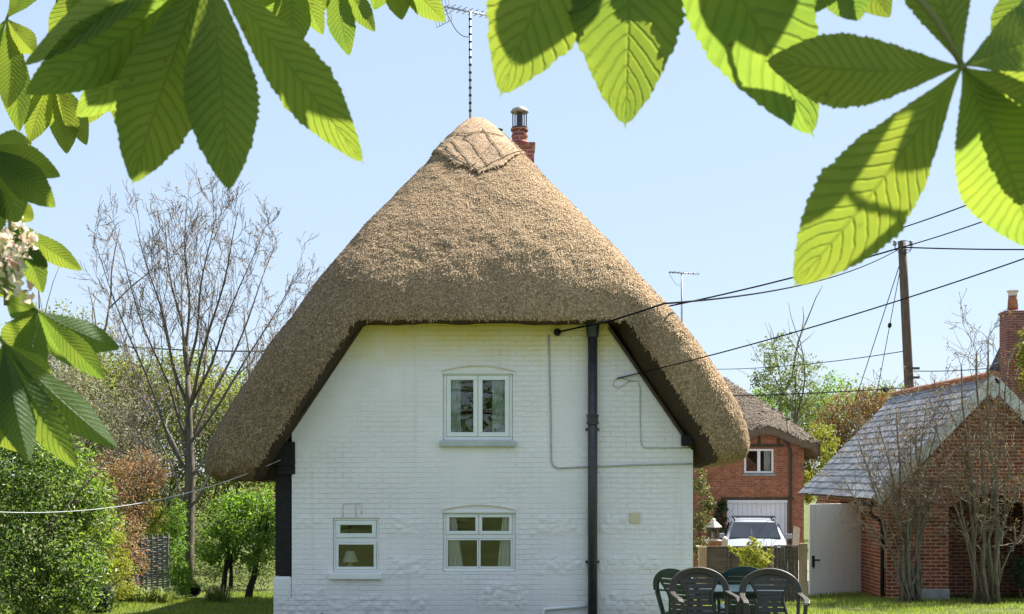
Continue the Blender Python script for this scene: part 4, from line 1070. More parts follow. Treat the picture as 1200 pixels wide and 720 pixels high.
# thatch with an eyebrow over the window: slab of profile along X
def thatch2():
    ez = PZ(520, BY)
    nx, ny = 70, 26
    xs = [bx0 - 0.6 + (bx1 + 0.45 - bx0 + 0.6) * i / nx for i in range(nx + 1)]
    wc = PX(893, BY)
    V = []; Fc = []
    ridge_y, ridge_z = BY + 2.9, PZ(438, BY + 2.9)
    def top(x, v):
        y = BY - 0.45 + (ridge_y - BY + 0.45) * v
        brow = 0.62 * math.exp(-((x - wc) / 1.05) ** 2) * (1 - v) ** 2
        e = ez - 0.05 + 0.10 * math.sin(x * 0.8) * (1 - v)
        z = e + (ridge_z - e) * (v ** 0.92) + brow
        # hipped end on the right
        hz = ez - 0.02 + (bx1 + 0.45 - x) * 0.86 + 0.10 * math.sqrt(max(0, bx1 + 0.45 - x))
        return Vector((x, y, min(z, hz, PZ(442, BY + 2))))
    for s in (0, 1):
        for j in range(ny + 1):
            for x in xs:
                p = top(x, j / ny)
                if s: p = p + Vector((0, 0.10, -0.42)) if j else p + Vector((0, 0.14, -0.30))
                p += Vector((0, 0, 0.03 * mnoise.noise(p * 2.2)))
                V.append(tuple(p))
    n = nx + 1; off = n * (ny + 1)
    for j in range(ny):
        for i in range(nx):
            a = j * n + i
            Fc.append((a, a + 1, a + n + 1, a + n)); Fc.append((off + a, off + a + n, off + a + n + 1, off + a + 1))
    for i in range(nx):
        Fc.append((i, off + i, off + i + 1, i + 1))
        a = ny * n + i; Fc.append((a, a + 1, off + a + 1, off + a))
    for j in range(ny):
        a = j * n; Fc.append((a, a + n, off + a + n, off + a))
        a = j * n + nx; Fc.append((a, off + a, off + a + n, a + n))
    o = arr_mesh('thatched_roof', V, Fc, M['thatch_old'], None, True)
    V2, F2 = straws(o.data, 26000, np.random.default_rng(5), (0.10, 0.26), (0.008, 0.02), 0.03, cond=lambda c, nn: np.where(nn[:, 2] > -0.1, 1.0, 0.02))
    join_arrays(o, V2, F2, M['thatch_old'])
    adopt(o, BC)
    # back slope, plain
    V = [(bx0 - 0.6, ridge_y, ridge_z), (bx1 - 2.6, ridge_y, ridge_z), (bx1 + 0.3, BY + 6, ez), (bx0 - 0.6, BY + 6, ez)]
    mb = MB(); mb.add(V + [(x, y, z - 0.3) for x, y, z in V], [(0, 1, 2, 3), (7, 6, 5, 4), (0, 4, 5, 1), (1, 5, 6, 2), (2, 6, 7, 3), (3, 7, 4, 0)])
    mb.build('back_slope', M['thatch_old'], BC)
thatch2()
# window of the brick cottage
a, b, c, d = rects2['win']
x0, x1, zb, zt = PX(a, BY) + 0.006, PX(b, BY) - 0.006, PZ(d, BY) + 0.006, PZ(c, BY) - 0.006
mb = MB(); frame_mb(mb, x0, x1, zb, zt, 0.07, BY + 0.03, BY + 0.12); mb.box((x0 + x1) / 2 - 0.05, (x0 + x1) / 2 + 0.05, BY + 0.025, BY + 0.115, zb + 0.071, zt - 0.071)
w2 = mb.build('window', M['white_frame'], BC, bevel=0.005)
for l, r in ((x0 + 0.068, (x0 + x1) / 2 - 0.048), ((x0 + x1) / 2 + 0.048, x1 - 0.068)):
    pane_mesh(l, r, zb + 0.068, zt - 0.068, BY + 0.07, w2)
o = MB().box(x0 - 0.06, x1 + 0.06, BY - 0.05, BY + 0.028, zb - 0.09, zb - 0.012).build('sill', M['concrete'], None, bevel=0.01); o.parent = w2
MB().box(x0 - 0.25, x1 + 0.35, BY - 0.02, BY + 0.05, zt + 0.05, zt + 0.17).build('timber_lintel', M['brown_wood'], BC, bevel=0.01)
for k, xx in enumerate((x0 - 0.1, (x0 + x1) / 2 - 0.05, x1 + 0.1)):
    MB().box(xx, xx + 0.1, BY - 0.018, BY + 0.05, zt + 0.172, zt + 0.172 + (0.30, 0.46, 0.34)[k]).build('timber_stud', M['brown_wood'], BC)

curtain('curtain', 'cream curtain inside the small window of the brick cottage', (x0 + x1) / 2 + 0.22, x1 - 0.06, zb + 0.03, zt - 0.03, BY + 0.25, 'curtain', 0, 3)
# boarded garage door
a, b, c, d = rects2['gar']
x0, x1, zb, zt = PX(a, BY) + 0.01, PX(b, BY) - 0.01, PZ(d, BY), PZ(c, BY) - 0.01
mb = MB(); nb = 12
for k in range(nb):
    l = x0 + 0.06 + (x1 - x0 - 0.12) * k / nb; r = x0 + 0.06 + (x1 - x0 - 0.12) * (k + 1) / nb - 0.008
    mb.box(l, r, BY + 0.09, BY + 0.12, zb, zt - 0.09)
gd = mb.build('garage_door', M['gdoor_white'], BC)
mb = MB().box(x0, x1, BY - 0.02, BY + 0.12, zt - 0.085, zt).box(x0, x0 + 0.055, BY + 0.05, BY + 0.12, zb, zt - 0.086).box(x1 - 0.055, x1, BY + 0.05, BY + 0.12, zb, zt - 0.086)
o = mb.build('frame', M['gdoor_white'], None); o.parent = gd
MB().box(x0 - 0.2, x1 + 0.2, BY - 0.03, BY + 0.02, zt + 0.012, zt + 0.10).build('timber_lintel', M['brown_wood'], BC)
MB().tube([(PX(926, BY), BY - 0.07, -0.8), (PX(926, BY), BY - 0.07, PZ(530, BY)), (PX(922, BY), BY - 0.07, PZ(520, BY)), (PX(914, BY), BY - 0.2, PZ(512, BY))], 0.045, 8).build('drainpipe', M['iron'], BC, smooth=True)
# open wooden shutter leaning on the wall by the corner
tag(MB().bar((PX(931, 40.5), 40.5, gz(9, 40.5)), (PX(934, 41.6), 41.7, PZ(618, 41.7)), 0.26, 0.05, up=(0, 1, 0.2)).build('leaning_board', M['brown_wood'], None, bevel=0.01), 'reddish brown board leaning on the brick wall beyond the fence', 'board')

# ================================================================== CAR
def car():
    t = thing('parked_car', 'pale silver estate car with roof rails parked before the white garage doors', 'car', (7.15, 36.4, gz(7.15, 36.4)))
    gx, gy, g0 = t.location
    X0, Y0 = gx, gy - 1.2
    t.rotation_euler = (0, 0, 0)
    w = 0.86
    # body: side profile lofted in width stations (y forward is the rear)
    prof = [(0.0, 0.28), (0.02, 0.62), (0.25, 0.80), (1.05, 0.93), (1.85, 1.42), (2.4, 1.47), (3.6, 1.45), (4.15, 1.2), (4.35, 0.9), (4.4, 0.35)]
    def half(y, z):
        h = w
        if z > 0.93: h = w - (z - 0.93) * 0.42
        if y < 0.5: h -= 0.16 * (1 - y / 0.5) ** 2
        if y > 4.0: h -= 0.1 * ((y - 4.0) / 0.4) ** 2
        return h
    mb = MB()
    st = [0.0, 0.06, 0.2, 0.45, 0.8, 1.05, 1.3, 1.6, 1.85, 2.1, 2.5, 3.0, 3.6, 3.9, 4.15, 4.3, 4.4]
    def topz(y):
        for (a, b), (c, d) in zip(prof, prof[1:]):
            if a <= y <= c: return b + (d - b) * (y - a) / max(1e-6, c - a)
        return prof[-1][1]
    rings = []
    for y in st:
        tz = topz(y); r = []
        bz = 0.26
        zs = [bz, bz + 0.15, 0.6, 0.8, 0.93] + [0.93 + max(0, tz - 0.93) * k / 4 for k in (1, 2, 3, 4)]
        zs = [min(z, tz) for z in zs]
        for z in zs: r.append((half(y, z), z))
        r[-1] = (r[-1][0] - 0.08, tz); 
        r.append((r[-1][0] * 0.5, tz + 0.02))
        rings.append((y, r))
    m = len(rings[0][1])
    for y, r in rings:
        for h, z in r: mb.v.append((X0 + h, Y0 + y, g0 + z))
        for h, z in reversed(r): mb.v.append((X0 - h, Y0 + y, g0 + z))
    n = 2 * m
    for i in range(len(rings) - 1):
        for k in range(n - 1):
            a = i * n + k; mb.f.append((a, a + 1, a + n + 1, a + n))
    mb.f.append(tuple(range(n))); mb.f.append(tuple(reversed(range((len(rings) - 1) * n, len(rings) * n))))
    mb.build('body', M['car_white'], t, smooth=True)
    def quad(name, pts, mat, th=0.02):
        pts = [Vector((X0 + x, Y0 + y, g0 + z)) for x, y, z in pts]
        nn = (pts[1] - pts[0]).cross(pts[2] - pts[0]).normalized() * th
        mb = MB(); k = len(pts)
        mb.add([p + nn * 0.5 for p in pts] + [p - nn * 0.5 for p in pts], [tuple(range(k)), tuple(reversed(range(k, 2 * k)))] + [(i, (i + 1) % k, (i + 1) % k + k, i + k) for i in range(k)])
        return mb.build(name, M[mat], t)
    quad('windscreen', [(-0.74, 1.09, 0.965), (0.74, 1.09, 0.965), (0.62, 1.79, 1.395), (-0.62, 1.79, 1.395)], 'car_dark', 0.05)
    for s in (-1, 1):
        for y0, y1, ya, yb in ((1.42, 2.35, 1.92, 2.35), (2.42, 3.25, 2.42, 3.2), (3.32, 4.0, 3.28, 3.7)):
            quad('side_window', [(s * 0.85, y0, 0.95), (s * 0.85, y1, 0.95), (s * 0.70, yb, 1.36), (s * 0.70, ya, 1.36)], 'car_dark', 0.05)
        mb = MB().tube([(X0 + s * 0.58, Y0 + 1.95, g0 + 1.44), (X0 + s * 0.58, Y0 + 2.0, g0 + 1.52), (X0 + s * 0.58, Y0 + 3.4, g0 + 1.52), (X0 + s * 0.58, Y0 + 3.5, g0 + 1.45)], 0.025, 6)
        mb.build('roof_rail', M['darkmetal'], t, smooth=True)
        mb = MB().box(X0 + s * 0.98 - 0.10, X0 + s * 0.98 + 0.10, Y0 + 1.38, Y0 + 1.48, g0 + 0.95, g0 + 1.09).bar((X0 + s * 0.84, Y0 + 1.45, g0 + 0.95), (X0 + s * 0.92, Y0 + 1.45, g0 + 0.99), 0.05)
        mb.build('door_mirror', M['car_white'], t, bevel=0.02)
        quad('headlight', [(s * 0.42, 0.02, 0.60), (s * 0.74, 0.10, 0.62), (s * 0.74, 0.16, 0.76), (s * 0.42, 0.08, 0.74)], 'lantern_glass', 0.03)
        for yy in (0.78, 3.45):
            c = (X0 + s * 0.80, Y0 + yy, g0 + 0.31)
            wh = MB().lathe([(0.16, -0.09), (0.30, -0.09), (0.315, -0.05), (0.315, 0.05), (0.30, 0.09), (0.16, 0.09)], c, 24, 'X').build('wheel', M['rubber'], t)
            o = MB().lathe([(0.03, -0.085), (0.17, -0.08), (0.19, -0.06), (0.19, 0.06), (0.17, 0.08), (0.03, 0.085)], c, 16, 'X').build('rim', M['alu'], None); o.parent = wh
    for yy in (2.2, 3.0):
        MB().box(X0 - 0.66, X0 + 0.66, Y0 + yy, Y0 + yy + 0.07, g0 + 1.53, g0 + 1.565).build('roof_bar', M['darkmetal'], t, bevel=0.01)
    MB().box(X0 - 0.30, X0 + 0.30, Y0 - 0.01, Y0 + 0.03, g0 + 0.5, g0 + 0.62).build('grille', M['black'], t)
M['car_dark'] = noisemat('car_window', (0.012,0.014,0.016), (0.02,0.022,0.025), 2, 0.05, 0, spec=0.8)
car()
bpy.data.objects['parked_car'].rotation_euler = (0, 0, R(-9))

# ================================================================== FENCE, LANTERN, LOW WALL
FY = 24.0
def fence():
    t = thing('wooden_fence', 'low weathered close boarded fence between the white cottage and the white door', 'fence', (PX(880, FY), FY, gz(6, FY)))
    g0 = gz(4.6, FY) - 0.05
    def pan(x0, x1, top, boards, vertical, y=FY):
        X0, X1, Z1 = PX(x0, y), PX(x1, y), PZ(top, y)
        mb = MB(); rr = random.Random(x0)
        if vertical:
            n = boards
            for k in range(n):
                l = X0 + (X1 - X0) * k / n; r = X0 + (X1 - X0) * (k + 1) / n - 0.006
                mb.box(l, r, y + rr.uniform(0, 0.01), y + 0.02 + rr.uniform(0, 0.006), g0, Z1 - rr.uniform(0, 0.015))
        else:
            n = boards
            for k in range(n):
                a = g0 + (Z1 - g0) * k / n; b = g0 + (Z1 - g0) * (k + 1) / n + 0.012
                dz = rr.uniform(-0.006, 0.006)
                mb.add([(X0, y + 0.004, a + dz), (X1, y + 0.004, a - dz), (X1, y + 0.022, b), (X0, y + 0.022, b), (X0, y + 0.018, a + dz), (X1, y + 0.018, a - dz), (X1, y + 0.03, b), (X0, y + 0.03, b)],
                       [(0, 1, 2, 3), (7, 6, 5, 4), (0, 4, 5, 1), (1, 5, 6, 2), (2, 6, 7, 3), (3, 7, 4, 0)])
        o = mb.build('fence_panel', M['grey_wood'], t)
        c = MB().box(X0, X1, y - 0.02, y + 0.045, Z1 + 0.002, Z1 + 0.03).build('capping', M['grey_wood'], None); c.parent = o
        for k in range(1, 3):
            xx = X0 + (X1 - X0) * k / 3
            c = MB().box(xx - 0.02, xx + 0.02, y - 0.022, y + 0.0005, g0, Z1).build('batten', M['grey_wood'], None); c.parent = o
    pan(829, 904, 642, 8, False); pan(907, 936, 641, 7, True)
    for x0, x1, top in ((819, 828, 641), (904.2, 906.8, 640), (937, 946, 637)):
        MB().box(PX(x0, FY), PX(x1, FY), FY - 0.03, FY + 0.07, g0 - 0.1, PZ(top, FY)).build('post', M['post_wood'], t, bevel=0.008)
fence()
def lantern():
    Y = 29.0
    t = thing('garden_lantern', 'white painted lantern with a pitched cap standing on a pier behind the fence', 'lantern', (PX(836, Y), Y, PZ(633, Y)))
    x, zb, zt = PX(836, Y), PZ(632, Y), PZ(622, Y)
    s0, s1 = 0.10, 0.125
    zt = PZ(619, Y)
    MB().box(x - 0.12, x + 0.12, Y - 0.12, Y + 0.12, zb - 0.02, zb + 0.01).build('base', M['lantern_white'], t, bevel=0.005)
    mb = MB()
    for sx in (-1, 1):
        for sy in (-1, 1):
            mb.bar((x + sx * s0, Y + sy * s0, zb), (x + sx * s1, Y + sy * s1, zt), 0.025)
    for sy in (-1, 1):
        mb.bar((x - s1, Y + sy * s1, zt), (x + s1, Y + sy * s1, zt), 0.03); mb.bar((x + sy * s1, Y - s1, zt), (x + sy * s1, Y + s1, zt), 0.03)
        mb.bar((x, Y + sy * 0.11, zb), (x, Y + sy * 0.12, zt), 0.016)
    mb.build('frame', M['darkmetal'], t)
    MB().box(x - 0.095, x + 0.095, Y - 0.095, Y + 0.095, zb + 0.012, zt - 0.02).build('pane', M['lantern_glass'], t)
    MB().lathe([(0.045, zb + 0.012), (0.045, zb + 0.16)], (x, Y, 0), 10).build('candle', M['lampshade'], t)
    MB().lathe([(0.20, zt + 0.016), (0.195, zt + 0.04), (0.06, zt + 0.17), (0.055, zt + 0.20), (0.02, zt + 0.23), (0.0, zt + 0.235)], (x, Y, 0), 4).build('cap', M['lantern_white'], t)
    w = thing('garden_wall', 'low brick wall with a pale coping carrying the white lantern', 'wall', (PX(835, Y), Y, gz(5, Y)))
    MB().box(PX(812, Y), PX(858, Y), Y - 0.13, Y + 0.11, -0.9, PZ(642, Y) ).box(PX(828, Y), PX(844, Y), Y - 0.17, Y + 0.15, -0.9, PZ(634, Y) ).build('brickwork', M['brick_old'], w)
    MB().box(PX(812, Y), PX(858, Y), Y - 0.17, Y + 0.15 , PZ(642, Y) + 0.003, PZ(640, Y)).build('coping', M['lantern_white'], w)
    MB().box(PX(826.5, Y), PX(845.5, Y), Y - 0.2, Y + 0.18, PZ(634, Y) + 0.003, zb - 0.025).build('pier_cap', M['lantern_white'], w)
    MB().box(PX(846.5, Y - 0.4), PX(852.5, Y - 0.4), Y - 0.45, Y - 0.3, -0.8, PZ(632, Y - 0.4)).lathe([(0.055, 0), (0.05, 0.03), (0.02, 0.06), (0, 0.065)], (PX(849.5, Y - 0.4), Y - 0.375, PZ(632, Y - 0.4) + 0.001), 10).build('post', M['lantern_white'], w)
lantern()

# ================================================================== BRICK GARAGE
GY = 25.3
def garage():
    t = thing('brick_garage', 'small red brick outbuilding with a grey slate roof and pale bargeboards', 'outbuilding', (9.8, GY, -0.3))
    xl, xa = 7.68, 9.76
    xr = 2 * xa - xl
    ez, az = 2.12, PZ(443, GY)
    sl = (az - ez) / (xa - xl)
    gb = -0.9
    front = MB().prism([(xl, gb), (xr, gb), (xr, ez), (xa, az - 0.10), (xl, ez)], GY, GY + 0.24).build('gable_wall', M['brick_red'], None)
    ax0, ax1, at = PX(1112, GY), PX(1112, GY) + 1.62, PZ(579, GY)
    n = 12; ap = [(ax0, gb - 0.2), (ax1, gb - 0.2), (ax1, at - 0.28)] + [(ax1 - (ax1 - ax0) * k / n, at - 0.28 + 0.28 * math.sin(PI * k / n) ** 0.8) for k in range(1, n)] + [(ax0, at - 0.28)]
    cut(front, MB().prism(ap, GY - 0.3, GY + 0.6).build('cutter', None)); adopt(front, t)
    # soldier arch of bricks over the opening
    mb = MB()
    for k in range(18):
        u = (k + 0.5) / 18; x = ax0 + (ax1 - ax0) * u; z = at - 0.28 + 0.28 * math.sin(PI * u) ** 0.8
        a = (u - 0.5) * 0.9
        mb.bar((x, GY - 0.003, z + 0.012), (x + 0.22 * math.sin(a), GY - 0.003, z + 0.012 + 0.22 * math.cos(a)), 0.075, 0.02, up=(0, 1, 0))
    mb.build('brick_arch', M['brick_red'], t)
    sw = MB().box(xl, xl + 0.24, GY + 0.242, 30.9, gb, ez + 0.02).build('side_wall', M['brick_red'], None)
    cut(sw, MB().box(xl - 0.3, xl + 0.5, 27.22, 29.0, -0.42, 1.66).build('cutter', None)); adopt(sw, t)
    MB().box(xr - 0.24, xr, GY + 0.242, 30.9, gb, ez).build('side_wall', M['brick_red'], t)
    MB().prism([(xl, gb), (xr, gb), (xr, ez), (xa, az - 0.1), (xl, ez)], 30.902, 31.14).build('back_wall', M['brick_red'], t)
    MB().box(xl + 0.25, xr - 0.25, GY + 1.6, GY + 1.8, gb, 2.2).build('inner_wall', M['brick_red'], t)
    MB().box(PX(1062, GY), ax0 - 0.01, GY - 0.10, GY - 0.002, gb, PZ(690, GY)).build('plinth', M['concrete'], t, bevel=0.02)
    # slates: individually tilted courses on the left slope, thick board under
    y0, y1 = GY - 0.22, 31.4
    for side in (-1, 1):
        ex = xl - 0.38 if side < 0 else xr + 0.38
        e = Vector((ex, 0, az + 0.06 - sl * abs(ex - xa))); rp = Vector((xa, 0, az + 0.06))
        d = (rp - e); ln = d.length; d.normalize(); nn = Vector((-d.z * 1, 0, d.x)) if side < 0 else Vector((d.z * -1, 0, d.x)); nn = nn if nn.z > 0 else -nn
        mb = MB().add([e - nn * 0.06 + Vector((0, y0 + 0.05, 0)), rp - nn * 0.06 + Vector((0, y0 + 0.05, 0)), rp - nn * 0.06 + Vector((0, y1 - 0.02, 0)), e - nn * 0.06 + Vector((0, y1 - 0.02, 0)),
                     e - nn * 0.02 + Vector((0, y0 + 0.05, 0)), rp - nn * 0.02 + Vector((0, y0 + 0.05, 0)), rp - nn * 0.02 + Vector((0, y1 - 0.02, 0)), e - nn * 0.02 + Vector((0, y1 - 0.02, 0))],
                    [(0, 1, 2, 3), (7, 6, 5, 4), (0, 4, 5, 1), (1, 5, 6, 2), (2, 6, 7, 3), (3, 7, 4, 0)])
        rf = mb.build('roof_boards', M['brown_wood'], t)
        rows = 17; cols = 24; rr = random.Random(3)
        mb = MB()
        for r in range(rows):
            a = ln * r / rows; b = min(ln - 0.01, ln * (r + 1.75) / rows)
            off = 0.5 * (r % 2)
            for c in range(-1, cols):
                ya = y0 + (y1 - y0) * (c + off) / cols; yb = y0 + (y1 - y0) * (c + 1 + off) / cols - 0.006
                ya = max(ya, y0); yb = min(yb, y1)
                if yb - ya < 0.03: continue
                j = rr.uniform(-0.012, 0.012); k = rr.uniform(0, 0.006)
                q = [e + d * (a + j - 0.02) + nn * (0.022 + k), e + d * b + nn * 0.004]
                vs = []
                for lift in (0, 0.009):
                    vs += [q[0] + nn * lift + Vector((0, ya, 0)), q[0] + nn * lift + Vector((0, yb, 0)), q[1] + nn * lift + Vector((0, yb, 0)), q[1] + nn * lift + Vector((0, ya, 0))]
                mb.add(vs, [(0, 1, 2, 3), (7, 6, 5, 4), (0, 4, 5, 1), (1, 5, 6, 2), (2, 6, 7, 3), (3, 7, 4, 0)])
        o = mb.build('roof_slates', M['slate'], None); o.parent = rf
        # bargeboard
        mb = MB()
        p0 = e + Vector((0, y0 + 0.005, 0)) - nn * 0.10; p1 = rp + Vector((0, y0 + 0.005, 0)) - nn * 0.10
        mb.bar(p0 + d * 0.02, p1 - d * (0.02 if side < 0 else 0.08), 0.035, 0.235, up=nn)
        mb.build('bargeboard', M['board_grey'], t, bevel=0.004)
    # ridge tiles
    mb = MB(); nt_ = 16
    for k in range(nt_):
        ya = y0 - 0.01 + (y1 - y0) * k / nt_; yb = y0 + (y1 - y0) * (k + 1) / nt_ + 0.01
        ring = []
        for yy, s in ((ya, 1.0), (yb, 0.93)):
            for a in range(7):
                th = PI * (0.08 + 0.84 * a / 6)
                ring.append((xa + 0.15 * s * math.cos(th), yy, az + 0.01 + 0.12 * s * math.sin(th) + 0.004 * (k % 3)))
            ring += [(xa - 0.11 * s, yy, az - 0.015), (xa + 0.11 * s, yy, az - 0.015)]
        n = 9
        mb.add(ring, [tuple(range(n)), tuple(reversed(range(n, 2 * n)))] + [(i, (i + 1) % n, (i + 1) % n + n, i + n) for i in range(n)])
    mb.build('ridge_tiles', M['terracotta'], t)
    MB().prism([(xa - 0.14, az - 0.30), (xa, az - 0.44), (xa + 0.14, az - 0.30), (xa, az - 0.02)], y0 - 0.018, y0 + 0.02).build('apex_block', M['board_grey'], t)
    # rafter feet, gutter stub and downpipe at the near corner
    mb = MB()
    for k in range(11):
        y = GY + 0.2 + k * 0.56
        mb.bar((xl - 0.001, y, ez - 0.02), (xl - 0.30, y, ez - 0.02 - 0.30 * sl), 0.05, 0.09)
    mb.build('rafter_feet', M['lantern_white'], t)
    gx, gzz = xl - 0.30, 1.68
    MB().tube([(gx, GY + 0.05, gzz - 0.02), (gx, GY + 0.85, gzz)], 0.055, 10).build('gutter', M['black'], t, smooth=True)
    MB().tube([(gx, GY + 0.16, gzz - 0.04), (gx, GY + 0.16, gzz - 0.20), (gx + 0.05, GY + 0.16, gzz - 0.27), (xl - 0.10, GY + 0.16, gzz - 0.36), (xl - 0.06, GY + 0.16, gzz - 0.46), (xl - 0.06, GY + 0.16, -0.55)], 0.042, 10).build('downpipe', M['black'], t, smooth=True)
    # stable door standing open
    hx, hy = xl - 0.02, 27.2
    fx, fy = PX(948, 26.45), 26.45
    dv = Vector((fx - hx, fy - hy, 0)); wd = dv.length; dv.normalize(); pn = Vector((dv.y, -dv.x, 0))
    if pn.y > 0: pn = -pn
    zb, zt = -0.40, 1.64
    mb = MB(); nb = 9
    for k in range(nb):
        a = Vector((hx, hy, 0)) + dv * (wd * k / nb + 0.002); b = Vector((hx, hy, 0)) + dv * (wd * (k + 1) / nb - 0.002)
        vs = [a + pn * 0.02, b + pn * 0.02, b - pn * 0.02, a - pn * 0.02]
        mb.add([v + Vector((0, 0, zb)) for v in vs] + [v + Vector((0, 0, zt)) for v in vs], [(0, 1, 2, 3), (7, 6, 5, 4), (0, 4, 5, 1), (1, 5, 6, 2), (2, 6, 7, 3), (3, 7, 4, 0)])
    dr = mb.build('door', M['door_white'], t, bevel=0.003)
    q = Vector((hx, hy, 0)) + dv * (wd - 0.10)
    mb = MB()
    def bx(c, w, h, d):
        vs = []
        for sy in (0, d):
            for su, sv in ((-1, -1), (1, -1), (1, 1), (-1, 1)):
                vs.append(c + dv * su * w / 2 + Vector((0, 0, sv * h / 2)) + pn * (0.0205 + sy))
        mb.add(vs, [(3, 2, 1, 0), (4, 5, 6, 7), (0, 1, 5, 4), (1, 2, 6, 5), (2, 3, 7, 6), (3, 0, 4, 7)])
    hz = PZ(658, 26.5)
    bx(q + Vector((0, 0, hz)), 0.07, 0.24, 0.012)
    mb.tube([q + Vector((0, 0, hz + 0.03)) + pn * 0.03, q + Vector((0, 0, hz + 0.03)) + pn * 0.075, q - dv * 0.14 + Vector((0, 0, hz + 0.025)) + pn * 0.078], 0.016, 8)
    mb.tube([q + Vector((0, 0, hz - 0.09)) + pn * 0.03, q + Vector((0.0, 0, hz - 0.15)) + pn * 0.05], 0.012, 6)
    o = mb.build('handle', M['black'], None); o.parent = dr
garage()

# ================================================================== HOUSE AT THE RIGHT EDGE
def edge_house():
    Y = 37.0
    t = thing('brick_house', 'brick house with a dark tiled roof and a tall chimney past the slate roof', 'house', (PX(1230, Y), Y, gz(15, Y)))
    x0 = PX(1196, Y)
    MB().box(PX(1165, Y), x0 + 7, Y, Y + 0.5, -1, PZ(454, Y)).box(x0, x0 + 7, Y + 0.502, Y + 6, -1, 4.4).build('brick_wall', M['brick_old'], t)
    rl = PZ(448, Y); rt = PZ(385, Y)
    M['tile_dark'] = noisemat('dark_tiles', (0.035,0.035,0.042), (0.085,0.08,0.085), 8, 0.8, 0.5, bscale=20)
    mb = MB().prism([(PX(1156, Y), PZ(452, Y)), (PX(1160, Y), PZ(456, Y)), (x0 + 3.4, PZ(456, Y)), (x0 + 3.4, rt + 1.6), (PX(1178, Y) , PZ(404, Y))], Y - 0.25, Y + 0.4)
    mb.build('tiled_roof', M['tile_dark'], t)
    ch = MB().box(PX(1175, Y - 0.5), PX(1197, Y - 0.5), Y - 0.85, Y - 0.26, 1.5, PZ(369, Y - 0.5)).box(PX(1174, Y - 0.5), PX(1198, Y - 0.5), Y - 0.88, Y - 0.23, PZ(369, Y - 0.5) + 0.002, PZ(366, Y - 0.5)).build('chimney', M['brick_chim'], t)
    cx = PX(1186, Y - 0.5)
    o = MB().lathe([(0.15, PZ(366, Y)), (0.135, PZ(355, Y)), (0.12, PZ(350, Y))], (cx, Y - 0.55, 0), 16).build('chimney_pot', M['terracotta'], None, smooth=True); o.parent = ch
    o = MB().lathe([(0.13, PZ(350, Y)), (0.13, PZ(346, Y)), (0.16, PZ(346, Y) + 0.01), (0.17, PZ(345, Y)), (0.17, PZ(344, Y))], (cx, Y - 0.55, 0), 16).build('pot_guard', M['lantern_white'], None); o.parent = ch
edge_house()

# ================================================================== POLE AND WIRES
def pole():
    Y = 38.0
    t = thing('utility_pole', 'tall wooden telegraph pole rising behind the slate roof', 'pole', (PX(1072, Y), Y, gz(12, Y)))
    top, bot = P(1057, 283, Y), P(1074.5, 640, Y)
    q = [bot.lerp(top, k / 8) for k in range(9)]
    MB().tube(q, [0.17 - 0.045 * k / 8 for k in range(9)], 12).build('shaft', M['pole_wood'], t, smooth=True)
    d = (top - bot).normalized()
    for s in (-1, 1):
        a = top - d * 0.22
        mb = MB().tube([a, a + Vector((s * 0.22, -0.05, -0.06)), a + Vector((s * 0.25, -0.05, 0.08))], 0.018, 6)
        br = mb.build('insulator_bracket', M['darkmetal'], t)
        o = MB().lathe([(0.05, 0.0), (0.07, 0.04), (0.04, 0.08), (0.06, 0.12), (0.03, 0.16)], tuple(a + Vector((s * 0.25, -0.05, 0.08))), 10).build('insulator', M['lead'], None, smooth=True); o.parent = br
    lo = []
    for k in range(25):
        an = 2 * PI * k / 24; lo.append(top + Vector((0.26 * math.cos(an), -0.16, -0.20 + 0.2 * math.sin(an))))
    MB().tube(lo, 0.008, 4, cap=False).build('cable_coil', M['cable'], t)
    b = P(1068, 443, Y)
    for dz in (0, 0.28):
        MB().bar(b + Vector((-0.16, -0.14, dz)), b + Vector((0.2, -0.14, dz)), 0.07).build('cross_strap', M['darkmetal'], t)
pole()

def wire(label, a, b, sag, r, group=None, blobs=(), cat='cable', name='overhead_cable', mat='cable'):
    n = 28; pts = []
    for k in range(n + 1):
        u = k / n; p = a.lerp(b, u); p.z -= sag * 4 * u * (1 - u); pts.append(p)
    if not blobs:
        o = MB().tube(pts, r, 5).build(name, M[mat], None, smooth=True)
        return tag(o, label, cat, group)
    t = thing(name, label, cat, tuple(a), group)
    MB().tube(pts, r, 5).build('strand', M[mat], t, smooth=True)
    for u in blobs:
        p = a.lerp(b, u); p.z -= sag * 4 * u * (1 - u)
        d = (b - a).normalized() * 0.11
        MB().tube([p - d, p - d * 0.5, p + d * 0.5, p + d], [r, r * 5, r * 5, r], 8).build('insulator', M['black'], t, smooth=True)
    return t
G = 'overhead cables strung from the pole and the cottages'
ptop = P(1057, 290, 37.9)
def route(label, pts, r):
    return tag(MB().tube(pts, r, 5).build('overhead_cable', M['cable'], None, smooth=True), label, 'cable', G)
def span(a, b, sag, n=24):
    return [a.lerp(b, k / n) - Vector((0, 0, sag * 4 * (k / n) * (1 - k / n))) for k in range(n + 1)]
route('black cable from the white gable bracket across the thatch to the pole top', [P(653, 389.5, YW - 0.12)] + [P(690, 381.5, 17.2)] + [P(715, 376.5, 16.9)] + [P(745, 367, 16.75)] + span(P(778, 356, 16.9), ptop, 0.30), 0.014)
wire('long black cable from the pole passing behind the thatched roof to the bare tree', P(60, 398, 46), ptop, 1.5, 0.026, G)
route('cable from the gable hook sloping up over the thatch eave past the pole', [P(748, 438, YW - 0.06)] + span(P(772, 432, 16.95), P(1330, 256, 14.5), 0.10), 0.009)
wire('level cable leaving the pole top towards the edge house', ptop, P(1420, 287, 34), 0.1, 0.022, G)
wire('upper cable rising from the pole top towards the big leaf cluster', P(1045, 271, 37.5), P(1330, 158, 24), 0.1, 0.018, G)
wire('lower cable rising from the pole top towards the big leaf cluster', ptop, P(1330, 190, 24), 0.1, 0.017, G)
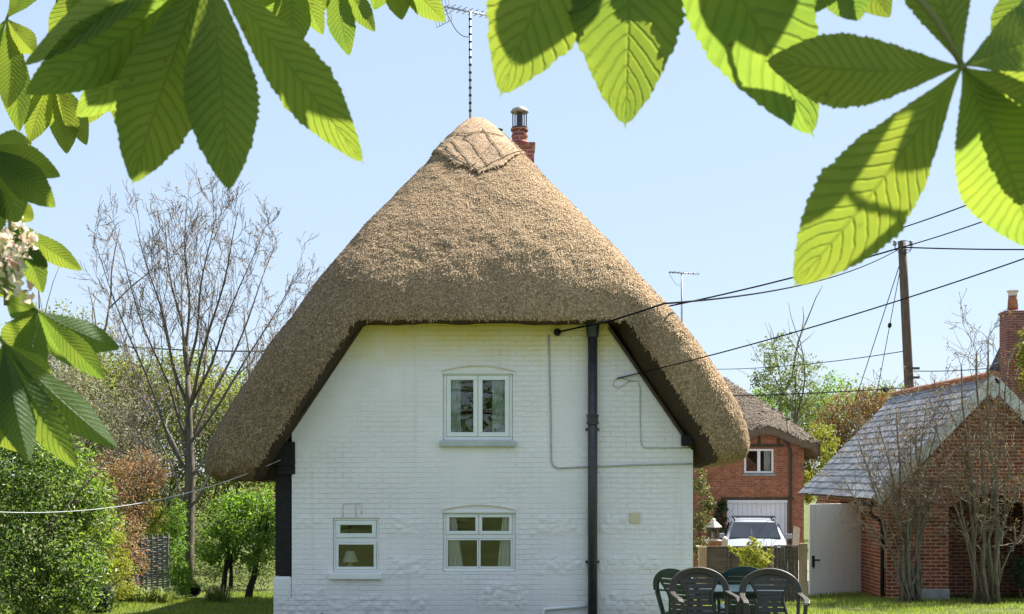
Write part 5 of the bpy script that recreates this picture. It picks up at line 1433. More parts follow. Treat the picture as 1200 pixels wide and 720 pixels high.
wire('slanting stay wire from the pole top down to the hedge', P(1056, 305, 38), P(1002, 470, 43), 0.02, 0.014, G)
wire('steep stay wire with a black insulator ball below the pole top', P(1056, 310, 38), P(1026, 470, 42), 0.01, 0.012, G, (0.42,))
wire('low cable with black insulators passing the pole above the slate ridge', P(858, 464, 40), P(1240, 438, 38), 0.12, 0.017, G, (0.485, 0.635))
wire('thin cable ending on the pole from the far tree tops', P(830, 433, 52), P(1064, 411, 38), 0.15, 0.014, G)
wire('thin low cable between the pole and the tall edge chimney', P(1068, 435, 38), P(1178, 430, 37), 0.05, 0.014, G)
wire('white washing line sagging from the black corner post to the tall hedge', P(329, 539, YW - 0.05), P(-60, 596, 14.5), 0.30, 0.0065, None, (), 'line', 'washing_line', 'conduit')

# ================================================================== GARDEN FURNITURE
def chair_parts(root, mat):
    m = M[mat]
    # seat
    mb = MB()
    for k in range(7):
        x = -0.235 + 0.47 * k / 7
        mb.box(x, x + 0.058, -0.22, 0.22, 0.405, 0.425)
    mb.box(-0.25, 0.25, -0.245, -0.222, 0.37, 0.425); mb.box(-0.25, 0.25, 0.222, 0.245, 0.38, 0.425)
    mb.box(-0.262, -0.237, -0.245, 0.245, 0.375, 0.424); mb.box(0.237, 0.262, -0.245, 0.245, 0.375, 0.424)
    mb.build('seat', m, root, bevel=0.006)
    # hoop that runs from the arm, over the head of the back, to the other arm
    def ly(z): return 0.225 + 0.16 * max(0, (z - 0.42)) / 0.48
    hoop = []
    for k in range(25):
        a = PI * k / 24
        x = 0.285 * math.cos(a); z = 0.66 + 0.235 * math.sin(a) ** 0.85
        hoop.append(Vector((x, ly(z), z)))
    mb = MB()
    rows = []
    for p in hoop:
        o = (p - Vector((0, p.y, 0.62))); o.y = 0; o.normalize()
        rows.append([p - o * 0.036 + Vector((0, -0.014, 0)), p + o * 0.030 + Vector((0, -0.018, 0)), p + o * 0.036 + Vector((0, 0.018, 0)), p - o * 0.032 + Vector((0, 0.016, 0))])
    vs = [v for r in rows for v in r]; fs = []
    for i in range(len(rows) - 1):
        for k in range(4):
            a = i * 4 + k; b = i * 4 + (k + 1) % 4; fs.append((a, b, b + 4, a + 4))
    fs += [(3, 2, 1, 0), tuple(len(vs) - 4 + k for k in range(4))]
    mb.add(vs, fs)
    mb.build('back_frame', m, root, smooth=False, bevel=0.006)
    # fan-shaped slatted splat
    def hw(z):
        u = (z - 0.42) / 0.46
        return 0.115 + 0.135 * max(0, (u - 0.42) / 0.58) ** 1.15 + 0.05 * max(0, (0.4 - u) / 0.4)
    mb = MB(); zs = [0.415 + 0.0 + k * 0.057 for k in range(9)]
    for i, z in enumerate(zs[:-1]):
        za, zb_ = z + 0.003, z + 0.050
        if za > 0.865: break
        n = 8
        vs = []
        for zz in (za, zb_):
            w = min(hw(zz), 0.265 if zz < 0.72 else 0.285 * math.sqrt(max(0.02, 1 - ((zz - 0.66) / 0.235) ** 2)) - 0.01)
            for yy in (0.0, 0.016):
                for k in range(n + 1):
                    x = -w + 2 * w * k / n
                    vs.append((x, ly(zz) + 0.03 * (1 - (x / 0.25) ** 2) * 0.6 - 0.006 + yy, zz))
        q = n + 1; fs = []
        for k in range(n):
            fs += [(k, k + 1, 2 * q + k + 1, 2 * q + k), (q + k + 1, q + k, 3 * q + k, 3 * q + k + 1), (k + 1, k, q + k, q + k + 1), (2 * q + k, 2 * q + k + 1, 3 * q + k + 1, 3 * q + k)]
        fs += [(0, 2 * q, 3 * q, q), (n, q + n, 3 * q + n, 2 * q + n)]
        mb.add(vs, fs)
    for s in (-1, 1):   # side rails of the splat
        pts = [Vector((s * (hw(z) + 0.002), ly(z) + 0.004, z)) for z in (0.40, 0.46, 0.52, 0.58, 0.64, 0.70, 0.76, 0.80)]
        mb.tube(pts, 0.015, 6)
    mb.build('back_slats', m, root)
    for s in (-1, 1):
        a = [Vector((s * 0.285, ly(0.66), 0.67)), Vector((s * 0.298, 0.16, 0.655)), Vector((s * 0.305, 0.0, 0.65)), Vector((s * 0.30, -0.16, 0.64)), Vector((s * 0.292, -0.225, 0.615))]
        mb = MB()
        for i in range(len(a) - 1): mb.bar(a[i], a[i + 1] + (a[i + 1] - a[i]) * 0.04, 0.055, 0.026)
        mb.build('arm', m, root, bevel=0.006)
        for fy, ty, tz, by in ((-0.225, -0.225, 0.62, -0.26), (0.22, ly(0.66), 0.66, 0.275)):
            mb = MB()
            top = Vector((s * 0.283, ty, tz)); bot = Vector((s * 0.285, by, 0.0)); md = Vector((s * 0.262, fy, 0.40))
            mb.bar(bot, md, 0.042, 0.05); mb.bar(md - Vector((0, 0, 0.02)), top, 0.034, 0.045)
            mb.build('leg', m, root, bevel=0.005)

def place_chair(x, y, rot, label, mat):
    t = bpy.data.objects.new('garden_chair', None); COL.objects.link(t)
    tag(t, label, 'chair', 'plastic garden chairs round the table')
    chair_parts_local(t, mat)
    t.location = (x, y, gz(x, y)); t.rotation_euler = (0, 0, rot); t.scale = (1.07, 1.07, 1.04)
    return t
_proto = {}
def chair_parts_local(t, mat):
    if mat not in _proto:
        chair_parts(t, mat); _proto[mat] = t
        return
    for ch in _proto[mat].children:
        c = ch.copy(); COL.objects.link(c); c.parent = t; c.matrix_parent_inverse = Matrix.Identity(4)
place_chair(PX(827, 13.4), 13.4, PI + 0.06 + PI, 'olive green plastic chair with its slatted back to the viewer nearer the white gable', 'plastic_olive')
place_chair(PX(907, 13.2), 13.2, -0.10, 'olive green plastic chair with its slatted back to the viewer nearer the white door', 'plastic_olive')
place_chair(PX(815, 14.35), 14.35, PI / 2 + 0.75, 'blue green plastic chair turned sideways against the white gable', 'plastic_green')
place_chair(PX(867, 15.4), 15.4, PI - 0.05, 'dark green plastic chair facing the viewer across the table', 'plastic_green')
def table():
    x, y = PX(858, 14.3), 14.3
    g0 = gz(x, y)
    t = thing('garden_table', 'oblong blue green plastic table between the garden chairs', 'table', (x, y, g0))
    zt = g0 + 0.73
    MB().box(x - 0.55, x + 0.55, y - 0.40, y + 0.40, zt - 0.035, zt).build('tabletop', M['tabletop'], t, bevel=0.012)
    MB().box(x - 0.48, x + 0.48, y - 0.33, y + 0.33, zt - 0.09, zt - 0.037).build('apron', M['plastic_green'], t)
    for sx in (-1, 1):
        for sy in (-1, 1):
            MB().bar((x + sx * 0.47, y + sy * 0.33, g0), (x + sx * 0.42, y + sy * 0.29, zt - 0.04), 0.05, 0.05).build('leg', M['plastic_green'], t, bevel=0.006)
    MB().box(x - 0.44, x + 0.44, y - 0.025, y + 0.025, g0 + 0.40, g0 + 0.45).build('stretcher', M['plastic_green'], t)
table()

# ================================================================== VEGETATION
def bz(px, D, extra=0.0): return gz(PX(px, D), D) + extra
def blob(px, py, rx, ry, D, depth=None):
    """one ellipsoid of foliage: picture size turned into metres at distance D"""
    p = P(px, py, D); k = D / F
    return (p.x, p.y, p.z, rx * k, depth or rx * k, ry * k)

# ---- bare tree on the left, with its own trunk and crown of twigs
def bare_tree(name, label, base, trunk_pts, trunk_r, limbs, seed, mat='twig', tmat='bark', buds=0, budmat='leaf_brown', length=2.4, depth=4, minr=0.006, group=None, kids=(2, 3), spread=0.42):
    rr = random.Random(seed)
    t = thing(name, label, 'tree', base, group)
    tb = MB(); tb.tube(trunk_pts, trunk_r, 10)
    cr = MB(); tips = []
    for (p, d, l, r) in limbs:
        out = []
        grow(rr, p, d, l, r, depth, out, spread, kids, 0.66, 0.10, 0.16, 5, minr)
        for pts, rad, dp in out:
            (tb if dp == depth else cr).tube(pts, rad, sides(rad[0]), cap=False)
            if dp <= 1: tips += pts[1:]
    tb.build('trunk', M[tmat], t, smooth=True)
    o = cr.build('crown', M[mat], t, fix=False)
    if buds:
        rng = np.random.default_rng(seed)
        tp = np.array([tuple(p) for p in tips]); i = rng.integers(0, len(tp), buds)
        pos = tp[i] + rng.normal(size=(buds, 3)) * 0.05
        V, Fc = leaves_at(pos, rng.normal(size=(buds, 3)), 0.05, rng, 0.5)
        arr_mesh('buds', V, Fc, M[budmat], t)
    return t
def big_bare_tree():
    D = 27.0; rr = random.Random(12); rng = np.random.default_rng(12)
    t = thing('bare_tree', 'tall bare tree with fanning twigs rising before the sky beside the thatch', 'tree', (PX(220, D), D, bz(220, D)))
    tr = [P(217, 705, D), P(220, 650, D), P(221, 600, D), P(223, 560, D), P(222, 520, D), P(221, 480, D), P(220, 440, D)]
    tb = MB(); tb.tube(tr, [.175, .145, .13, .115, .095, .075, .055], 12)
    cr = MB(); tips = []
    #        from (index on trunk), target px, py, radius, sag
    L_ = [(6, 218, 235, .04, 0), (6, 190, 250, .036, .05), (6, 252, 245, .036, .05), (5, 160, 262, .042, .12), (5, 280, 250, .042, .12), (5, 308, 268, .038, .15), (4, 136, 278, .04, .2), (4, 325, 285, .042, .2),
          (4, 350, 315, .035, .22), (3, 112, 285, .04, .3), (3, 365, 345, .034, .25), (3, 120, 340, .03, .2), (3, 180, 300, .03, .1), (4, 260, 290, .03, .1), (2, 140, 390, .03, .15), (2, 300, 420, .03, .15), (2, 105, 430, .026, .2), (1, 160, 520, .025, .15), (2, 330, 385, .026, .2), (5, 210, 260, .03, 0)]
    for i0, tx, ty, r, sag in L_:
        b = tr[i0]; e = P(tx, ty, D + rr.uniform(-1.6, 1.6)); n = 14; q = []
        w1 = rr.uniform(0, 6)
        for k in range(n + 1):
            u = k / n; p = b.lerp(e, u)
            p.z -= sag * 1.2 * math.sin(PI * u) * (1 - u * .5)
            p += Vector((.06 * math.sin(u * 9 + w1), .06 * math.cos(u * 8 + w1), .04 * math.sin(u * 11 + w1))) * min(1, u * 4) * (1 - u * .6)
            q.append(p)
        rad = [max(.006, r * (1 - .86 * k / n)) for k in range(n + 1)]
        (tb if r > .034 else cr).tube(q, rad, 6, cap=False)
        for k in range(4, n + 1):
            for _r in range(1 if (k < 8 or rr.random() < .35) else 2):
                d = (q[k] - q[k - 1]).normalized(); out = []
                s = Matrix.Rotation(rr.uniform(0, 2 * PI), 3, d) @ d.orthogonal().normalized()
                grow(rr, q[k], d * .85 + s * .55 + Vector((0, 0, .25)), rr.uniform(.5, 1.05) * (1.1 - .5 * k / n), max(.006, rad[k] * .55), 2, out, .48, (2, 3), .62, .22, .10, 5, .0048)
                for pts, ra, dp in out:
                    cr.tube(pts, ra, 3, cap=False)
                    if dp == 0: tips += pts[1:]
    tb.build('trunk', M['bark'], t, smooth=True); cr.build('crown', M['twig'], t, fix=False)
    tp = np.array([tuple(p) for p in tips]); i = rng.integers(0, len(tp), 4200)
    V, Fc = leaves_at(tp[i] + rng.normal(size=(4200, 3)) * .02, rng.normal(size=(4200, 3)), .045, rng, .5)
    arr_mesh('buds', V, Fc, M['leaf_brown'], t)
big_bare_tree()

# ---- thickets and trees behind on the left
leafy('willow_thicket', 'tall olive green thicket of fine leaves behind the bare tree', 'thicket', (PX(190, 36), 36, bz(190, 36)),
      [blob(120, 475, 60, 50, 36, 2), blob(180, 470, 60, 55, 36.5, 2), blob(250, 485, 60, 55, 36.5, 2), blob(215, 445, 50, 34, 37, 2), blob(300, 490, 50, 50, 36.5, 2), blob(140, 440, 40, 30, 37, 2), blob(150, 540, 70, 75, 36, 2), blob(230, 530, 60, 80, 36, 2), blob(300, 540, 50, 75, 36, 2), blob(95, 500, 50, 95, 37, 2), blob(190, 620, 110, 60, 35, 2), blob(330, 560, 45, 70, 37, 2)], 62000, 0.11, 'leaf_willow',
      trunks=[(P(x, 690, 36), P(x + d, 560, 36), .07) for x, d in ((95, 8), (118, 14), (140, -10), (158, 8), (175, 6), (190, 10), (205, -12), (236, 14), (255, 10), (272, -14), (290, -8), (308, 8), (320, 12))], bark='bark', seed=21, clump=26, spread=0.13, shell=0.2)
leafy('green_tree', 'bright green leafy tree just over the left slope of the thatch', 'tree', (PX(320, 44), 44, bz(320, 44)),
      [blob(325, 450, 34, 34, 44, 1.2), blob(285, 470, 40, 34, 44, 1.2), blob(350, 420, 26, 26, 44, 1.2), blob(300, 520, 60, 50, 44, 1.5)], 9000, 0.13, 'leaf_green', trunks=[(P(315, 690, 44), P(318, 520, 44), .16)], seed=22, clump=24, spread=.12, shell=.2)
leafy('sparse_tree', 'thin leaved tree standing behind the hanging chestnut leaves over the hedge', 'tree', (PX(70, 40), 40, bz(70, 40)),
      [blob(60, 385, 42, 40, 40, 1.3), blob(100, 400, 40, 36, 40, 1.3), blob(30, 420, 45, 45, 40, 1.3), blob(120, 440, 45, 40, 40, 1.3), blob(70, 460, 70, 60, 40, 1.6)], 7000, 0.11, 'leaf_willow', trunks=[(P(62, 690, 40), P(66, 470, 40), .15), (P(95, 690, 40), P(108, 480, 40), .11)], seed=23, clump=14, spread=.11, shell=.2)
leafy('pale_shrub', 'pale greyish shrub above the orange bush', 'shrub', (PX(105, 29), 29, bz(105, 29)),
      [blob(80, 480, 46, 52, 29, 1.2), blob(120, 540, 44, 50, 29, 1.2), blob(60, 440, 40, 44, 29, 1.2), blob(140, 500, 30, 50, 29, 1.0)], 15000, 0.075, 'leaf_pale', trunks=[(P(100, 690, 29), P(95, 520, 29), .06)], seed=24, clump=24, spread=.13, shell=.3)
leafy('laurel_hedge', 'big glossy green hedge under the hanging chestnut leaves', 'hedge', (PX(40, 19), 19, bz(40, 19)),
      [blob(20, 560, 55, 60, 19, .8), blob(70, 570, 42, 60, 19, .8), blob(105, 620, 32, 52, 19.4, .7), blob(30, 640, 60, 60, 18.6, .8), blob(80, 665, 50, 45, 18.7, .7), blob(-30, 600, 60, 110, 19, .9), blob(10, 515, 40, 40, 19.3, .7), blob(15, 690, 45, 35, 18.3, .6), blob(75, 695, 40, 28, 18.5, .6), blob(100, 585, 34, 40, 19.4, .6), blob(55, 530, 34, 34, 19.4, .6)], 30000, 0.075, 'leaf_laurel', trunks=[(P(20, 740, 19), P(25, 600, 19), .05), (P(70, 740, 19), P(72, 620, 19), .05)], seed=25, clump=22, spread=.13, shell=.35, aspect=.42)
leafy('orange_shrub', 'orange red shrub beside the woven panel', 'shrub', (PX(150, 24.5), 24.5, bz(150, 24.5)),
      [blob(150, 580, 34, 40, 24.8, .6), blob(172, 555, 26, 30, 25.2, .6), blob(150, 640, 24, 46, 24.2, .5), blob(128, 560, 28, 34, 25, .6)], 8000, 0.06, 'leaf_orange', trunks=[(P(150, 700, 24.6), P(150, 600, 24.6), .03), (P(165, 700, 24.6), P(172, 590, 24.6), .03)], bark='bark_dark', seed=26, clump=20, spread=.13, shell=.3)
leafy('golden_shrub', 'golden yellow shrub between the glossy hedge and the orange bush', 'shrub', (PX(122, 22.5), 22.5, bz(122, 22.5)),
      [blob(128, 650, 22, 40, 22.5, .45), blob(112, 618, 20, 30, 22.5, .45), blob(140, 680, 18, 26, 22.2, .4)], 5200, 0.06, 'leaf_yellow', trunks=[(P(125, 720, 22.5), P(125, 650, 22.5), .025)], seed=27, clump=20, spread=.14, shell=.3)
leafy('golden_shrub', 'small golden bush over the top of the woven panel', 'shrub', (PX(183, 26.5), 26.5, bz(183, 26.5)),
      [blob(184, 610, 14, 24, 26.5, .3), blob(178, 590, 10, 16, 26.5, .3)], 1900, 0.06, 'leaf_yellow', trunks=[(P(184, 700, 26.5), P(184, 620, 26.5), .02)], seed=28, clump=16, spread=.14, shell=.3)
leafy('green_shrub', 'upright fresh green shrub behind the woven panel', 'shrub', (PX(204, 27), 27, bz(204, 27)),
      [blob(203, 650, 16, 40, 26, .4), blob(206, 610, 13, 24, 26, .4), blob(214, 680, 18, 20, 25.5, .4)], 4200, 0.06, 'leaf_green', trunks=[(P(204, 700, 26.2), P(204, 640, 26.2), .02)], seed=29, clump=18, spread=.14, shell=.3)
leafy('small_tree', 'small leaning tree with two dark stems beside the black corner post', 'tree', (PX(275, 25.8), 25.8, bz(275, 25.8)),
      [blob(270, 610, 34, 30, 25.8, .7), blob(300, 640, 28, 30, 25.8, .7), blob(255, 648, 24, 22, 25.8, .6), blob(285, 590, 26, 16, 25.8, .5), blob(315, 600, 14, 34, 26.2, .5)], 8200, 0.075, 'leaf_green',
      trunks=[(P(259, 703, 25.8), P(275, 655, 25.8), .075), (P(291, 701, 25.9), P(310, 640, 25.9), .085), (P(270, 690, 25.8), P(262, 640, 25.8), .05)], bark='bark_dark', seed=30, clump=18, spread=.15, shell=.3)
leafy('undergrowth_shrub', 'low mixed green shrub behind the leaning tree', 'shrub', (PX(255, 28.5), 28.5, bz(255, 28.5)),
      [blob(235, 670, 22, 22, 28.0, .5), blob(275, 672, 30, 22, 28.4, .5), blob(318, 668, 22, 28, 28.4, .5), blob(240, 630, 24, 30, 29, .6), blob(300, 610, 40, 40, 30, .8)], 8000, 0.07, 'leaf_spring', trunks=[(P(250, 695, 28.5), P(250, 650, 28.5), .025)], seed=31, clump=18, spread=.15, shell=.3)
leafy('dark_bush', 'dark rounded bush at the foot of the glossy hedge', 'shrub', (PX(113, 20.2), 20.2, bz(113, 20.2)),
      [blob(114, 703, 19, 19, 20.2, .27)], 2600, 0.045, 'leaf_dark', trunks=[(P(114, 725, 20.2), P(114, 700, 20.2), .02)], seed=32, clump=20, spread=.14, shell=.3)
def border(name, label, pxs, D, leafmat, n, seed, h=.42):
    rng = np.random.default_rng(seed)
    V = []; Fc = []
    t = thing(name, label, 'plant', (PX(sum(pxs) / len(pxs), D), D, bz(pxs[0], D)))
    for px in pxs:
        x, y = PX(px, D), D + rng.uniform(-.3, .3)
        for k in range(n):
            a = rng.uniform(0, 2 * PI); l = h * rng.uniform(.5, 1.2); w = .012 * rng.uniform(.7, 1.5); r0 = rng.uniform(0, .12)
            b = np.array([x + r0 * math.cos(a), y + r0 * math.sin(a), gz(x, y) - .01]); o = np.array([math.cos(a), math.sin(a), 0]); s = np.array([-math.sin(a), math.cos(a), 0]) * w
            i = len(V)
            V += [b - s, b + s, b + o * l * .3 + np.array([0, 0, l * .7]) + s, b + o * l * .3 + np.array([0, 0, l * .7]) - s, b + o * l * .75 + np.array([0, 0, l * .75])]
            Fc += [(i, i + 1, i + 2), (i, i + 2, i + 3), (i + 3, i + 2, i + 4)]
    arr_mesh('leaves', V, Fc, M[leafmat], t)
border('strap_plant', 'clump of pale arching strap leaves at the lawn edge below the hedge', [18, 34, 50, 62], 19.6, 'leaf_spring', 60, 41)
border('strap_plant', 'low border of strap leaves along the far lawn edge before the woven panel', [142, 150, 158, 168, 180, 190, 201, 250, 262], 23.9, 'leaf_spring', 46, 42, .38)
# woven hurdle panel
def hurdle():
    Y = 25.0
    x0, x1, z0_, z1_ = PX(159, Y), PX(197, Y), bz(178, Y) - .05, PZ(632, Y)
    t = thing('woven_panel', 'grey woven wattle panel standing between the orange bush and the green shrub', 'panel', ((x0 + x1) / 2, Y, z0_))
    mb = MB(); n = 26; rr = random.Random(2)
    ns = 6
    for k in range(n):
        z = z0_ + .08 + (z1_ - z0_ - .1) * k / (n - 1); pts = []
        for i in range(25):
            u = i / 24; pts.append((x0 + (x1 - x0) * u, Y + .022 * math.sin(u * ns * PI + (k % 2) * PI), z + rr.uniform(-.006, .006) + .05 * u))
        mb.tube(pts, rr.uniform(.014, .021), 5)
    mb.build('weave', M['hurdle'], t)
    for i in range(ns + 1):
        x = x0 + (x1 - x0) * i / ns
        MB().tube([(x, Y, z0_), (x, Y, z1_ + .06 + .05 * i / ns)], .018, 7).build('upright', M['hurdle'], t)
M['hurdle'] = noisemat('grey_hazel', (0.13,0.135,0.13), (0.25,0.25,0.24), 9, 0.9, 0.4, bscale=50)
hurdle()
def pot():
    D = 26.4; x, y = PX(226, D), D
    t = thing('plant_pot', 'small black plant pot tipped over at the far lawn edge', 'pot', (x, y, bz(226, D)))
    a = MB().lathe([(.075, -.13), (.10, .09), (.115, .095), (.115, .13), (.095, .13), (.085, .09), (.07, -.10)], (0, 0, 0), 16).build('pot_body', M['black'], t, smooth=False)
    a.matrix_parent_inverse = Matrix.Identity(4); a.location = (0, 0, .11); a.rotation_euler = (R(75), 0, R(25)); a.scale = (1.25, 1.25, 1.25)
pot()

# ---- right-hand side
M['leaf_golden'] = island_mat('leaf_golden', [(0.20,0.23,0.03),(0.33,0.36,0.05),(0.42,0.42,0.08),(0.30,0.30,0.06)], 0.55, 0.35, (1.3,1.3,0.8))
leafy('golden_shrub', 'small bright yellow green shrub in front of the wooden fence', 'shrub', (PX(884, 22.4), 22.4, bz(884, 22.4)),
      [blob(884, 645, 13, 9, 22.4, .22), blob(872, 652, 12, 8, 22.4, .2), blob(893, 655, 11, 9, 22.3, .2), blob(882, 662, 14, 9, 22.3, .22), blob(862, 648, 7, 4, 22.4, .12), blob(900, 648, 7, 6, 22.4, .12), blob(855, 643, 6, 4, 22.4, .1), blob(886, 636, 9, 6, 22.4, .15)], 2100, 0.065, 'leaf_golden', trunks=[(P(885, 705, 22.4), P(884, 660, 22.4), .018), (P(888, 705, 22.4), P(890, 662, 22.4), .014)], bark='bark_pale', seed=51, clump=16, spread=.16, shell=.3, aspect=.36)
leafy('ivy_climber', 'variegated climber growing up beside the corner of the white cottage', 'climber', (PX(824, 28), 28, bz(824, 28)),
      [blob(822, 570, 8, 24, 28, .25), blob(826, 600, 9, 22, 28, .25), blob(819, 630, 7, 30, 28, .25), blob(832, 588, 6, 12, 28, .2)], 1500, 0.075, 'leaf_ivy', trunks=[(P(822, 690, 28), P(822, 610, 28), .02)], bark='bark_dark', seed=52, clump=12, spread=.16, shell=.3)
leafy('dark_climber', 'dark evergreen climber on the brick wall beside the garage doors', 'climber', (PX(846, 41.4), 41.4, bz(846, 41.4)),
      [blob(845, 600, 8, 16, 41.4, .3), blob(843, 622, 9, 14, 41.4, .3)], 1200, 0.10, 'leaf_dark', trunks=[(P(845, 640, 41.4), P(845, 610, 41.4), .03)], bark='bark_dark', seed=53, clump=14, spread=.16, shell=.3)
leafy('sparse_tree', 'loose pale spring tree rising above the weathered thatch', 'tree', (PX(915, 55), 55, bz(915, 55)),
      [blob(910, 418, 26, 22, 55, 1.2), blob(935, 435, 28, 26, 55, 1.2), blob(900, 448, 24, 22, 55, 1.2), blob(925, 470, 46, 28, 55, 1.5), blob(950, 475, 32, 30, 55, 1.2), blob(918, 398, 12, 10, 55, .6)], 5200, 0.14, 'leaf_spring', trunks=[(P(925, 600, 55), P(918, 450, 55), .16), (P(940, 600, 55), P(948, 470, 55), .1)], bark='bark_pale', seed=54, clump=12, spread=.13, shell=.2)
leafy('yellow_bush', 'vivid yellow green bush between the brick cottage and the slate roof', 'shrub', (PX(958, 46), 46, bz(958, 46)),
      [blob(958, 545, 20, 26, 46, .8), blob(965, 515, 16, 22, 46.5, .8), blob(940, 540, 16, 30, 46.5, .8), blob(948, 572, 20, 18, 45, .7)], 4200, 0.12, 'leaf_yellow', trunks=[(P(955, 600, 46), P(956, 560, 46), .06)], seed=55, clump=18, spread=.14, shell=.3)
leafy('green_tree', 'dark green rounded tree behind the ridge of the brick cottage', 'tree', (PX(905, 62), 62, bz(905, 62)),
      [blob(895, 480, 34, 26, 62, 1.6), blob(930, 500, 40, 34, 62, 1.6), blob(965, 500, 36, 36, 62, 1.6), blob(870, 490, 30, 26, 62, 1.6), blob(985, 470, 40, 30, 63, 1.6), blob(1040, 475, 40, 26, 63, 1.6)], 13000, 0.17, 'leaf_green', trunks=[(P(915, 600, 62), P(915, 520, 62), .2)], seed=56, clump=20, spread=.13, shell=.3)
leafy('brown_hedge', 'russet and green hedge showing over the low end of the slate roof', 'hedge', (PX(1000, 50), 50, bz(1000, 50)),
      [blob(990, 490, 30, 36, 50, 1), blob(1020, 480, 30, 32, 50, 1), blob(1050, 488, 30, 30, 50, 1), blob(970, 515, 26, 34, 50, 1), blob(1090, 495, 40, 30, 50, 1), blob(1005, 530, 50, 30, 50, 1)], 13000, 0.12, 'leaf_brown', trunks=[(P(x, 600, 50), P(x + 6, 520, 50), .07) for x in (985, 1030, 1080)], bark='bark_pale', seed=57, clump=16, spread=.14, shell=.3)
def far_bare(px, top, D, seed, label, w=.5):
    b = P(px, 600, D); limbs = []
    rr = random.Random(seed)
    for k in range(6):
        limbs.append((P(px, 505 - 8 * (k % 3), D), Vector((w * (-1 + 2 * k / 5), rr.uniform(-.3, .3), 1)), (505 - top) * D / F * .19, .05))
    bare_tree('bare_tree', label, tuple(b), [b, P(px, 540, D), P(px, 500, D)], [.14, .12, .09], limbs, seed, 'twig_pale', 'bark_pale', 350, 'leaf_spring', depth=3, minr=.010)
far_bare(1025, 410, 56, 61, 'pale bare tree beyond the hedge between the loose spring tree and the pole')
far_bare(1120, 420, 52, 63, 'bare tree behind the slate ridge between the pole and the edge chimney')
leafy('ivy_climber', 'yellow green creeper spilling over the tall chimney at the edge house', 'climber', (PX(1200, 35.6), 35.6, 0.5),
      [blob(1203, 405, 10, 22, 35.6, .4), blob(1208, 440, 12, 26, 35.6, .4), blob(1196, 425, 5, 12, 35.8, .3)], 1600, 0.12, 'leaf_yellow', trunks=[(P(1206, 560, 35.6), P(1206, 450, 35.6), .04)], seed=58, clump=16, spread=.15, shell=.3)
leafy('dark_bush', 'dark bush low against the arched opening of the outbuilding', 'shrub', (PX(1192, 24.9), 24.9, bz(1192, 24.9)),
      [blob(1196, 672, 14, 20, 24.9, .2)], 1500, 0.05, 'leaf_dark', trunks=[(P(1196, 700, 24.9), P(1196, 670, 24.9), .02)], seed=59, clump=16, spread=.15, shell=.3)

# multi-stemmed bare shrubs in front of the outbuilding
def stem_shrub(label, px, py, D, stems, seed, buds, depth=3):
    rr = random.Random(seed); rng = np.random.default_rng(seed)
    base = P(px, py, D); base.z = gz(base.x, base.y)
    t = thing('bare_shrub', label, 'shrub', tuple(base), 'bare shrubs before the outbuilding')
    tips = []; tw = MB()
    for (dx, top, r, lean) in stems:
        off = Vector((rr.uniform(-.20, .20), rr.uniform(-.14, .14), -.05))
        p0 = base + off
        p1 = P(px + dx, top, D + rr.uniform(-.35, .35)); 
        q = []; n = 7
        for k in range(n + 1):
            u = k / n; p = p0.lerp(p1, u); b = math.sin(PI * u) * lean
            p = p + Vector((-b * (1 if dx > 0 else -1) * .5 + rr.gauss(0, .035), rr.gauss(0, .035), rr.gauss(0, .02))); q.append(p)
        rad = [r * (1 - .62 * k / n) for k in range(n + 1)]
        MB().tube(q, rad, 7).build('stem', M['bark_pale'], t, smooth=True)
        for k in range(3, n + 1):
            for rep_ in range(2):
                out = []
                d = (q[k] - q[k - 1]).normalized()
                u = Matrix.Rotation(rr.uniform(0, 2 * PI), 3, d) @ d.orthogonal().normalized()
                grow(rr, q[k], d * .75 + u * .7 + Vector((0, 0, .15)), rr.uniform(.35, .65), rad[k] * .5, depth - 1, out, .62, (1, 3), .68, .30, .08, 4, .0045)
                for pts, ra, dp in out:
                    tw.tube(pts, ra, 4 if ra[0] > .01 else 3, cap=False); tips += pts[2:]
    tw.build('twigs', M['twig_pale'], t, fix=False)
    tp = np.array([tuple(p) for p in tips]); i = rng.integers(0, len(tp), buds)
    V, Fc = leaves_at(tp[i] + rng.normal(size=(buds, 3)) * .025, rng.normal(size=(buds, 3)), .042, rng, .5)
    arr_mesh('buds', V, Fc, M['leaf_brown'], t)
    # basal tuft
    return t
stem_shrub('spreading bare shrub with leaning pale stems before the slate roof corner', 1066, 703, 24.0,
           [(-60, 520, .030, .10), (-38, 500, .034, .08), (-15, 480, .036, .05), (8, 490, .034, .04), (30, 500, .03, .1), (48, 530, .028, .12), (-75, 560, .022, .12), (-5, 540, .03, .02), (20, 470, .03, .05), (-30, 530, .028, .06), (2, 520, .032, .03), (26, 540, .026, .06), (-48, 545, .026, .1), (14, 590, .03, .03), (-22, 580, .03, .05)], 71, 1400)
stem_shrub('taller bare shrub with upright bunched stems before the dark arched opening', 1156, 706, 23.8,
           [(-62, 500, .026, .12), (-45, 470, .032, .10), (-28, 430, .036, .06), (-12, 410, .038, .03), (2, 400, .038, .02), (14, 440, .034, .02), (26, 420, .034, .05), (40, 470, .03, .1), (-38, 560, .028, .10), (8, 560, .03, .03), (55, 520, .026, .12), (-20, 520, .03, .05), (70, 560, .022, .12)], 72, 2000)

